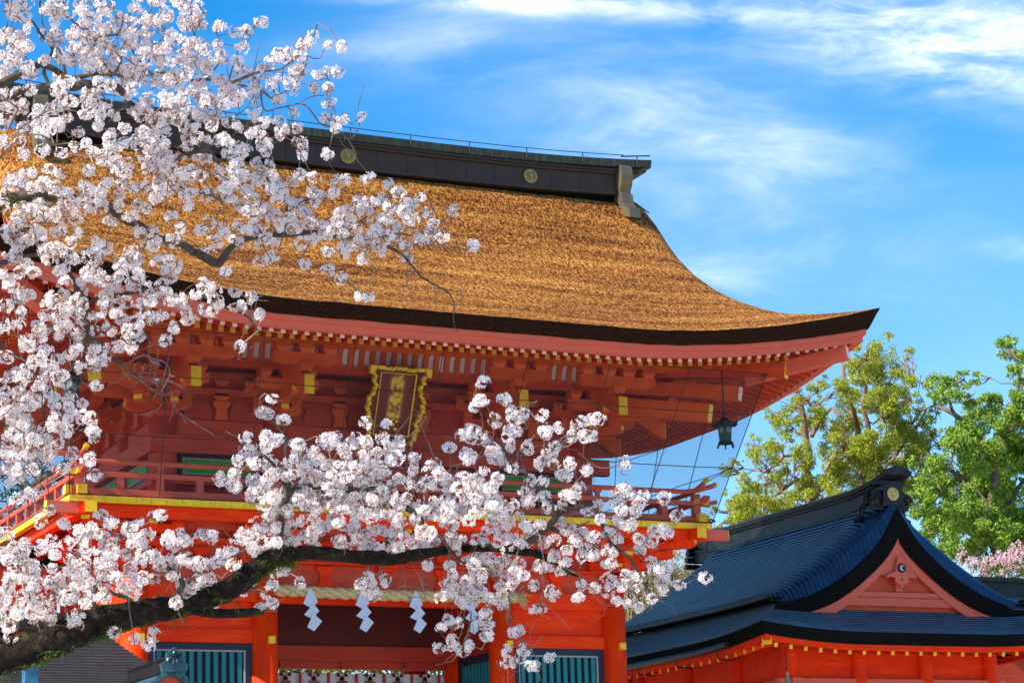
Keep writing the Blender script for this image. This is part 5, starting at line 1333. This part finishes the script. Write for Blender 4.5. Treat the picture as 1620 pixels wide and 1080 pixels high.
b((-100,410,8),(40,360,5),(83,400,4),(100,405,3.6),(120,440,4.5),(127,465,5),(133,482,6),(137,510,6),(137,527,6.5),(142,536,6),(155,545,5),(180,563,4),(197,578,3),(213,590,2.8),(232,610,2.6),(247,627,2),(258,640,1.2),d=9.9)
b((137,530,4.5),(134,560,4),(132,590,3),(125,610,2),(110,625,2),(80,640,2),d=9.9)
b((135,485,4),(150,475,4),(170,468,4),(213,460,4),(240,458,3.5),(267,460,3),(290,468,3),(317,475,3),(345,485,2.8),(367,490,2.6),(385,498,2.4),(400,510,2),(413,522,1.6),(417,540,1),d=10)
b((400,510,1.4),(392,490,1.2),(395,470,1),(405,468,1),(425,470,.8),d=10)
b((197,578,2),(225,562,2),(250,564,2),(265,568,1.8),(272,580,1.2),(272,596,.8),d=9.95)
b((215,592,1.6),(245,600,1.6),(262,612,1.4),(280,640,1.2),(292,658,.8),d=9.95)
b((245,600,1.2),(270,605,1.2),(295,618,.8),d=9.95); b((250,565,1),(243,585,1),(240,600,1),(246,612,.8),(240,635,.8),d=9.95); b((258,566,1),(250,590,.9),(245,610,.8),d=9.95); b((256,640,1),(245,650,1),(233,655,.8),d=9.95)
b((137,515,3),(110,500,2.6),(85,480,2.4),(55,470,2),(30,462,2),d=9.8)
b((134,550,2.6),(112,530,2.4),(100,525,2),(80,510,1.8),d=9.8)
b((-200,760,8),(-80,690,6),(0,668,4),(33,700,3),(60,708,3),(95,705,2.4),(120,695,1.8),(145,672,1.2),d=9.6)
b((-200,900,8),(-60,800,4),(20,790,2),(50,765,1.6),(75,755,1.4),(80,752,1),d=9.6); b((0,815,1.8),(40,790,1.6),(65,770,1.2),(75,765,1),d=9.6)
b((-120,580,6),(-20,540,4),(15,560,3),(40,580,2.4),(60,620,2),(70,660,2),d=9.7)
b((15,465,2),(25,490,2),(28,520,1.8),(30,560,1.6),d=9.7)
# from the bough upward
b((278,952,6),(280,938,6),(285,928,5.5),(275,912,5),(262,898,4.5),(247,885,4),(232,870,4),(215,855,3),(200,843,2.4),(182,838,2),d=9.6)
b((283,932,5.5),(297,917,5),(310,908,5),(328,900,4.5),(345,893,4.5),(370,880,4),(388,870,3.2),(405,862,2.6),(440,852,2),d=9.7)
b((160,972,5),(152,962,5),(150,940,4.5),(146,910,3),(144,895,2),d=9.4)
b((222,950,5),(200,945,5),(180,938,4),(172,932,2.5),d=9.5)
b((110,985,3),(95,950,3),(100,920,2.6),(115,890,2.4),(122,875,2),(135,850,1.6),d=9.4)
b((60,1000,3),(50,960,2.6),(35,930,2.4),(30,900,2),(20,870,1.6),d=9.4); b((75,990,2),(72,950,2),(64,930,1.6),d=9.4)
b((440,878,10),(443,862,9),(443,845,9),(445,825,9),(450,800,9),(454,785,9),(456,768,8),(448,760,6),(438,756,5),(425,735,3.5),(410,715,3),(395,700,2.4),(380,705,1.6),d=9.9)
b((454,785,5),(465,770,6),(485,766,6),(510,768,6),(541,771,7),(563,774,7),(585,778,7),(605,785,6),(630,797,6),(650,812,5),(668,833,5),(690,850,5),d=10.0)
b((456,768,4),(455,740,3),(452,715,2.6),(455,690,2.4),(448,675,2),(435,660,1.4),(425,648,1.2),(415,645,1),d=9.9)
b((443,835,3.5),(425,820,3),(410,805,2.6),(395,795,2),d=9.9); b((450,812,4),(466,803,3.5),(485,798,3),(505,790,2.6),(520,785,2),d=9.9)
b((620,882,7),(618,868,7),(612,857,6),(625,845,4),(640,838,3),d=10.1)
b((585,778,4),(595,745,3.5),(590,725,3.5),(580,715,4),(570,712,3),d=10.1); b((611,800,2),(610,760,2.2),(607,740,2),d=10.1)
b((605,785,3.5),(640,760,3),(665,755,2.6),(690,768,2.2),d=10.1); b((590,725,2),(620,700,1.6),(650,690,1.4),(670,670,1.2),(678,655,1),d=10.1)
b((590,695,1.4),(610,690,1.4),(630,685,1.2),(640,675,1),d=10.1); b((607,730,1.6),(640,740,1.4),(648,715,1.4),(655,695,1.2),(662,685,1),d=10.1)
b((790,868,6),(820,863,7),(833,857,7),(850,845,7),(863,837,7),(875,825,6.5),(883,815,6.5),(895,807,6),(910,803,5),(933,800,4.5),(942,812,4),(950,827,4.5),(960,843,4),(970,857,4),(985,875,4),(997,890,3.5),(1008,903,3.5),(1020,920,2.4),(1035,945,1.6),d=10.2)
b((883,815,5),(872,795,4.5),(857,773,4.5),(845,757,4.5),(840,757,4),(830,748,4),(817,743,4),(805,728,3.6),(800,718,3),(787,707,3),(780,698,2.4),d=10.2)
b((787,707,2.6),(765,705,2),(745,700,1.6),(730,690,1.2),d=10.2); b((780,712,2),(760,722,2),(745,730,1.6),(720,735,1.2),(712,745,1),d=10.2)
b((817,741,2.4),(822,715,2),(838,700,2),(850,680,1.8),(845,660,1.6),(835,640,1.4),(850,632,1),d=10.2)
b((845,662,1.4),(838,648,1.4),(828,640,1),d=10.2); b((826,655,1.2),(828,645,1.2),(845,638,1.1),(858,630,.8),d=10.2)
b((857,745,2.2),(862,720,2),(875,705,2),(885,697,1.8),(895,690,1.4),(920,685,1),(940,683,.8),d=10.2)
b((933,800,3),(950,790,2.4),(975,785,2),(1000,780,1.6),d=10.3); b((950,827,2.4),(975,830,2),(1000,835,1.6),(1030,845,1.2),d=10.3)
b((970,857,2),(1000,870,1.6),(1020,878,1.2),(1045,885,1),d=10.3); b((875,835,5),(900,838,4),(915,832,3),(930,825,2),d=10.2)
b((929,888,3),(945,868,2.6),(957,855,2),d=10.25)
b((757,895,2.4),(773,899,3.5),(780,912,3.4),(790,922,3),(797,935,3),(806,955,2.8),(807,975,2.6),(815,995,2.4),(823,1012,2.2),(833,1025,1.8),(848,1045,1.4),(852,1068,.9),d=10.2)
b((700,870,4),(715,880,3),(735,890,2.6),(757,895,2.4),d=10.2); b((823,1012,1.4),(810,1020,1.2),(800,1035,1),(802,1050,.8),d=10.2)
b((690,850,3),(700,870,2.6),(705,900,2),(712,930,1.8),(708,950,1.4),d=10.2)
b((853,905,1.2),(854,930,1.2),(853,950,1),(857,960,1),d=10.3); b((920,908,1.6),(940,930,1.4),(950,950,1.2),(980,955,1),d=10.3)
b((640,880,.9),(638,905,.9),(640,930,.8),(648,945,.7),d=10.1); b((668,890,.9),(665,920,.9),(670,945,.7),d=10.1)
b((604,885,1.2),(600,905,1),(590,915,1),(583,930,1),d=10.1); b((610,890,1),(605,905,1),d=10.1)
b((400,510,1.3),(392,522,1.1),(383,534,1),(380,546,.8),d=10); b((925,908,1.4),(960,930,1.2),(1010,925,1.1),(1060,915,1),(1090,905,.9),(1115,912,.8),d=10.3); b((905,720,1.4),(925,730,1.2),(950,742,1),(985,735,.8),d=10.2)
for (x0,y0,x1,y1) in ((728,935,700,985),(735,960,712,1000),(738,960,728,1015),(748,965,745,1000),(770,950,760,985),(775,960,768,1010),(742,1005,728,1035),(735,1020,718,1020),(798,1040,792,1060)): b((x0,y0,1),((x0+x1)/2+3,(y0+y1)/2,1),(x1,y1,.8),d=10.25)
mbs={'bough':MB(),'limb':MB()}
nodes=[]  # (pos, pxx, pxy, depth)
for kind,P in BR:
    Q=cat_rom(P,7)
    pts=[];rr=[]
    for i,(x,y,r,d) in enumerate(Q):
        p=at(x,y,d); 
        if r<8: p+=Vector((0,1,0))*.10*noise.noise(Vector((x*.02,y*.02,d)))
        if r>2: p+=Vector((noise.noise(p*4),0,noise.noise(p*4+Vector((9,9,9)))))*r*px2m*d*.35
        pts.append(p); r=r*(.62 if r<3 else .72 if r<4.5 else .86 if r<9.5 else 1); rr.append(max(.0022,r*d*px2m*1.0*(1+.10*noise.noise(p*7)))); nodes.append((p,x,y,d,r))
    if kind=='bough': mb=MB(); mb.tube(pts,rr,26,rough=.22); mb.build('mossy_bough',CHD,cherry,smooth=True)
    else: 
        mb=MB(); mb.tube(pts,rr,9 if max(rr)>.01 else 6,rough=.10 if max(rr)>.01 else 0); mb.build('limb',CH if max(rr)>.008 else TW,cherry,smooth=True)
# root flare / trunk to the ground
tb0=at(-520,1560,8.9); mb=MB(); mb.tube([Vector((tb0.x-.1,tb0.y,-.1)),Vector((tb0.x-.05,tb0.y,.4)),tb0,tb0+Vector((.02,.02,.2))],[.34,.22,.17,.15],20,rough=.2); mb.build('trunk',CHD,cherry,smooth=True)
GRID={
0:"778787478760000000",1:"767688888764440000",2:"874588888886514743",3:"884688888886556764",4:"744878878887865733",5:"856776588888765403",
6:"368856788867775614",7:"124447788666777610",8:"145557778774844410",9:"5876667688668785430 4".replace(' ',''),10:"6778866554647767755",11:"788665443555787777",
12:"887653157756757677",13:"778867665321255344",14:"563788886434010004",15:"576457678777430000",16:"556885665532331000",17:"457765443420000000",
18:"476655420000002000",19:"776440000000000000",20:"787622000000000000",21:"887532000000023000",22:"887750000000004300",23:"887630000003347758",
24:"875440000000567787",25:"541100000004888888",26:"233100000000268888",27:"221367656000068688",28:"456477676754788876",29:"786488577888753100",
30:"887886575664545600",31:"887876656543036410",32:"877630000000000000",33:"200033455000000000",34:"002230000000000000"}
RIGHT={9:{18:3,19:4,20:3},10:{18:3,19:7,20:7,21:5,22:2},11:{18:7,19:7,20:8,21:7,22:5,23:4},12:{18:8,19:8,20:8,21:6,22:6,23:4},13:{18:6,19:1,20:2,21:4,22:3},14:{18:4,22:3},15:{18:1,19:3},
20:{25:1},21:{25:3,26:5,27:5,28:4,30:2,31:1},22:{18:1,19:2,20:4,21:3,24:5,25:5,26:7,27:7,28:7,29:5,30:3,31:3},
23:{18:6,19:7,20:6,21:5,22:3,23:5,24:6,25:6,26:6,27:5,28:5,29:6,30:2},24:{18:8,19:8,20:8,21:5,22:4,23:5,24:5,25:5,26:6,27:4,28:6,29:5,30:5},
25:{18:8,19:8,20:8,21:6,22:7,23:8,24:8,25:8,26:6,27:6,28:5,29:6,30:7,31:2,32:4,33:1},26:{18:8,19:8,20:8,21:7,22:7,23:8,24:8,25:8,26:8,27:6,28:5,29:5,30:6,31:6,32:8,33:8,34:5,35:3},
27:{18:8,19:8,20:8,21:7,22:8,23:8,24:6,25:7,26:7,27:8,28:6,29:7,30:6,31:6,32:5,33:7,34:7,35:5},28:{18:7,19:8,20:8,21:7,22:8,23:7,24:7,25:7,26:8,27:8,28:7,29:7,30:7,31:6,32:5,33:7,34:6,35:4},
29:{18:2,19:2,21:1,22:6,23:5,24:6,25:8,26:7,27:7,28:6,29:6,30:5,31:7,32:5,34:4,35:3},30:{18:1,19:4,20:3,22:3,23:5,24:7,25:7,26:7,27:6,28:4,29:3,30:5,31:5,32:7,33:5,34:5,35:4},
31:{19:4,22:2,23:7,24:7,25:7,26:6,28:1,29:3,30:3,31:3,32:7,33:6,34:3,35:2},32:{22:2,23:5,24:6,25:5,26:3,27:1,28:2,32:2},33:{23:5,24:4,25:5,27:3},34:{23:3,26:2,27:2,28:2,29:2}}
pts=[]
for r in range(35):
    row={i:int(c) for i,c in enumerate(GRID.get(r,''))}
    for k,v in RIGHT.get(r,{}).items(): row[k]=v
    for c,v in row.items():
        if v<=0: continue
        n=-math.log(max(.06,1-v/8.6))/.50
        if v<=3: n*=.8
        if r<16 and c<18: n*=.84
        elif c>=27: n*=.80
        k=int(n)+(random.random()<n-int(n))
        for _ in range(k):
            X_,Y_=c*30+random.uniform(0,30),r*30+random.uniform(0,30)
            if any(abs(X_-a_)<w_ and b_<Y_<c_ for a_,w_,b_,c_ in ((576,17,948,1005),(658,19,925,1010),(496,20,930,1005),(741,12,975,1000))): continue
            pts.append((X_,Y_))
# crown continues beyond the left and top frame edges
for _ in range(260): pts.append((random.uniform(-260,-5),random.uniform(-120,960)))
for _ in range(170): pts.append((random.uniform(-100,330),random.uniform(-140,-5)))
singles=[(545,188),(516,187),(530,192),(572,184),(518,244),(495,60),(388,50),(413,37),(345,45),(313,30),(518,72),(480,72),(519,140),(497,140),(517,113),(748,388),(568,468),(380,547),(144,566),(205,532),(190,548),(152,752),(152,610),(108,643),(130,638),(412,652),(425,655),(740,788) ,(754,642),(759,632),(912,672),(935,663),(905,690),(925,690),(938,690),(988,733),(877,733),(854,962),(914,945),(872,935),(1115,913),(1050,910),(1075,925),(1010,960),(583,910),(586,932),(588,940),(610,917),(735,1030),(716,1022),(801,1028),(870,1040),(848,1053),(823,1040),(840,1052),(768,1005),(765,985),(812,1000),(1035,905),(1058,897),(958,892),(1012,868)]
CL=[(x,y,random.uniform(.92,1.08)) for x,y in pts if not (540<x<545 and y<200)]+[(x,y,.95) for x,y in singles]
NP=np.array([[n_[1],n_[2],n_[3]] for n_ in nodes])
NR=np.array([n_[4] for n_ in nodes])
NPOS=np.array([tuple(n_[0]) for n_ in nodes])
cent=[]
for (x,y,s_) in CL:
    d2=(NP[:,0]-x)**2+(NP[:,1]-y)**2; i=int(np.argmin(d2)); far_=math.sqrt(d2[i])
    sd=min(.42,.08+far_*.004)
    dd=NP[i,2]+random.gauss(0,sd)-.05
    if far_<NR[i]+9 and ((NR[i]>7 and y>850) or (NR[i]>5 and 425<x<475 and y>745) or (NR[i]>4 and 270<x<375 and 370<y<430) or (NR[i]>3 and x>795 and y>710 and random.random()<.6)) and random.random()<.93: dd=NP[i,2]+.10+NR[i]*.0028+abs(random.gauss(0,.12))
    cent.append((tuple(at(x,y,dd)),s_))
C=np.array([c for c,_ in cent]); S=np.array([s for _,s in cent])
# grow twigs: each cluster joins the nearest wood or an already joined cluster (Prim)
intree=NPOS.copy(); best=np.full(len(C),1e9); par=np.zeros((len(C),3))
for i in range(0,len(C),200):
    D=((C[i:i+200,None,:]-NPOS[None,:,:])**2).sum(2); j=D.argmin(1); best[i:i+200]=D[np.arange(len(j)),j]; par[i:i+200]=NPOS[j]
done=np.zeros(len(C),bool); tw=MB()
for _ in range(len(C)):
    i=int(np.argmin(np.where(done,1e9,best))); done[i]=True
    A=Vector(par[i]); B=Vector(C[i]); L_=(B-A).length
    if L_>.03:
        side=Vector(rng.normal(size=3))*L_*.20; m1=A.lerp(B,.35)+side+Vector((0,0,-.02)); m2=A.lerp(B,.7)+side*.7
        r0=.0022+min(.0028,L_*.007); tw.tube([A,m1,m2,B],[r0,r0*.85,r0*.7,.0018],4)
        mids=np.array([tuple(m1),tuple(m2),tuple(B)])
    else: mids=np.array([tuple(B)])
    for q in mids:
        d2=((C-q)**2).sum(1)*1.0; b_=(d2<best)&(~done); best[b_]=d2[b_]; par[b_]=q
tw.build('twigs',TW,cherry)
# bare side twigs
bt=MB()
for k in range(420):
    n_=random.choice(nodes)
    if n_[4]>9 or n_[1]<-20: continue
    A=n_[0]; d=Vector(rng.normal(size=3)); d.z+=random.choice((.8,-.9)); d.normalize(); l=random.uniform(.05,.16); B=A+d*l*.6+Vector((random.gauss(0,.01),0,0)); Cc=B+(d+Vector(rng.normal(size=3))*.5)*l*.4
    bt.tube([A,B,Cc],[.0022,.0018,.0012],4)
bt.build('bare_twigs',TW,cherry)
# flowers
PET=mat('cherry_petals',(.97,.885,.875),.6,island=(.985,.96,.955),transl=.5,spec=.2)
HEART=mat('flower_heart',(.34,.06,.07),.7,island=(.60,.32,.10))
SEP=mat('sepal_and_bud',(.33,.085,.06),.7,island=(.36,.19,.06),transl=.2)
fl=[];ht=[];sp_=[]
k5=np.arange(5)*2*math.pi/5
for c,s_ in zip(C,S):
    nf=int(rng.integers(13,24)); rad=.0288*s_*rng.uniform(.85,1.2)
    openf=rng.random()
    dirs=unit(nf); dirs[:,2]*=.9
    # elongated clusters
    st=np.array([1,1,1])*rng.uniform(.75,1.15,3)
    P=c+dirs*st*rad*rng.uniform(.7,1.05,(nf,1))
    nrm_=dirs+rng.normal(size=(nf,3))*.25; nrm_/=np.linalg.norm(nrm_,axis=1,keepdims=True)
    t1=np.cross(nrm_,unit(nf)); t1/=np.linalg.norm(t1,axis=1,keepdims=True); t2=np.cross(nrm_,t1)
    fr=.0136*rng.uniform(.8,1.12,(nf,1))
    for kk in k5:
        def V(r,an,h): return P+(t1*math.cos(kk+an)+t2*math.sin(kk+an))*fr*r+nrm_*fr*h
        q=np.stack([V(.1,0,0),V(.72,-.50,.22),V(.98,-.18,.28),V(.90,0,.26),V(.98,.18,.28),V(.72,.50,.22)],axis=1); fl.append(q.reshape(-1,3))
    for jj in range(1):
        q=np.stack([P+(t1*math.cos(a_)+t2*math.sin(a_))*fr*.25+nrm_*fr*.13 for a_ in (0,2.09,4.19)],axis=1); ht.append(q.reshape(-1,3))
    # pedicels / bronze leaflets / buds
    nb=int(rng.integers(7,14)) if openf>.32 else int(rng.integers(18,32))
    d=unit(nb); B0=c+d*rad*.25; B1=c+d*rad*rng.uniform(.95,1.45,(nb,1)); sd=np.cross(d,unit(nb)); sd/=np.linalg.norm(sd,axis=1,keepdims=True)
    sp_.append(np.stack([B0,B1-d*.006+sd*.0026,B1,B1-d*.006-sd*.0026],axis=1).reshape(-1,3))
np_mesh('blossoms',np.concatenate(fl),6,PET,cherry)
np_mesh('flower_hearts',np.concatenate(ht),3,HEART,cherry)
np_mesh('buds_and_leaflets',np.concatenate(sp_),4,SEP,cherry)
# fern tufts and moss on the bough
fr_=[]
bn=[n_ for n_ in nodes if n_[4]>9 and -40<n_[1]<480]
for k in range(150):
    n_=random.choice(bn); rr=n_[4]*n_[3]*px2m
    an=random.choice((random.gauss(-1.3,.5),random.gauss(-1.3,.6),random.gauss(1.5,.5))); base=n_[0]+Vector((random.gauss(0,.03),-.6*rr,rr*math.sin(an)*.95))
    for j in range(random.randint(4,9)):
        d=Vector((random.gauss(0,.6),random.gauss(-.3,.4),random.gauss(-.25 if an<0 else .6,.5))).normalized(); l=random.uniform(.02,.055); s2=d.orthogonal().normalized()*.0028
        m_=base+d*l*.6+Vector((0,0,-.004)); e_=base+d*l+Vector((0,0,-.014)); fr_+= [base-s2,base+s2,m_+s2,m_-s2, m_-s2,m_+s2,e_+s2*.2,e_-s2*.2]
f=np_mesh('fern_tufts',np.array([tuple(v) for v in fr_]),4,leafmat('fern',(.13,.18,.02),(.06,.09,.012),.3),cherry)
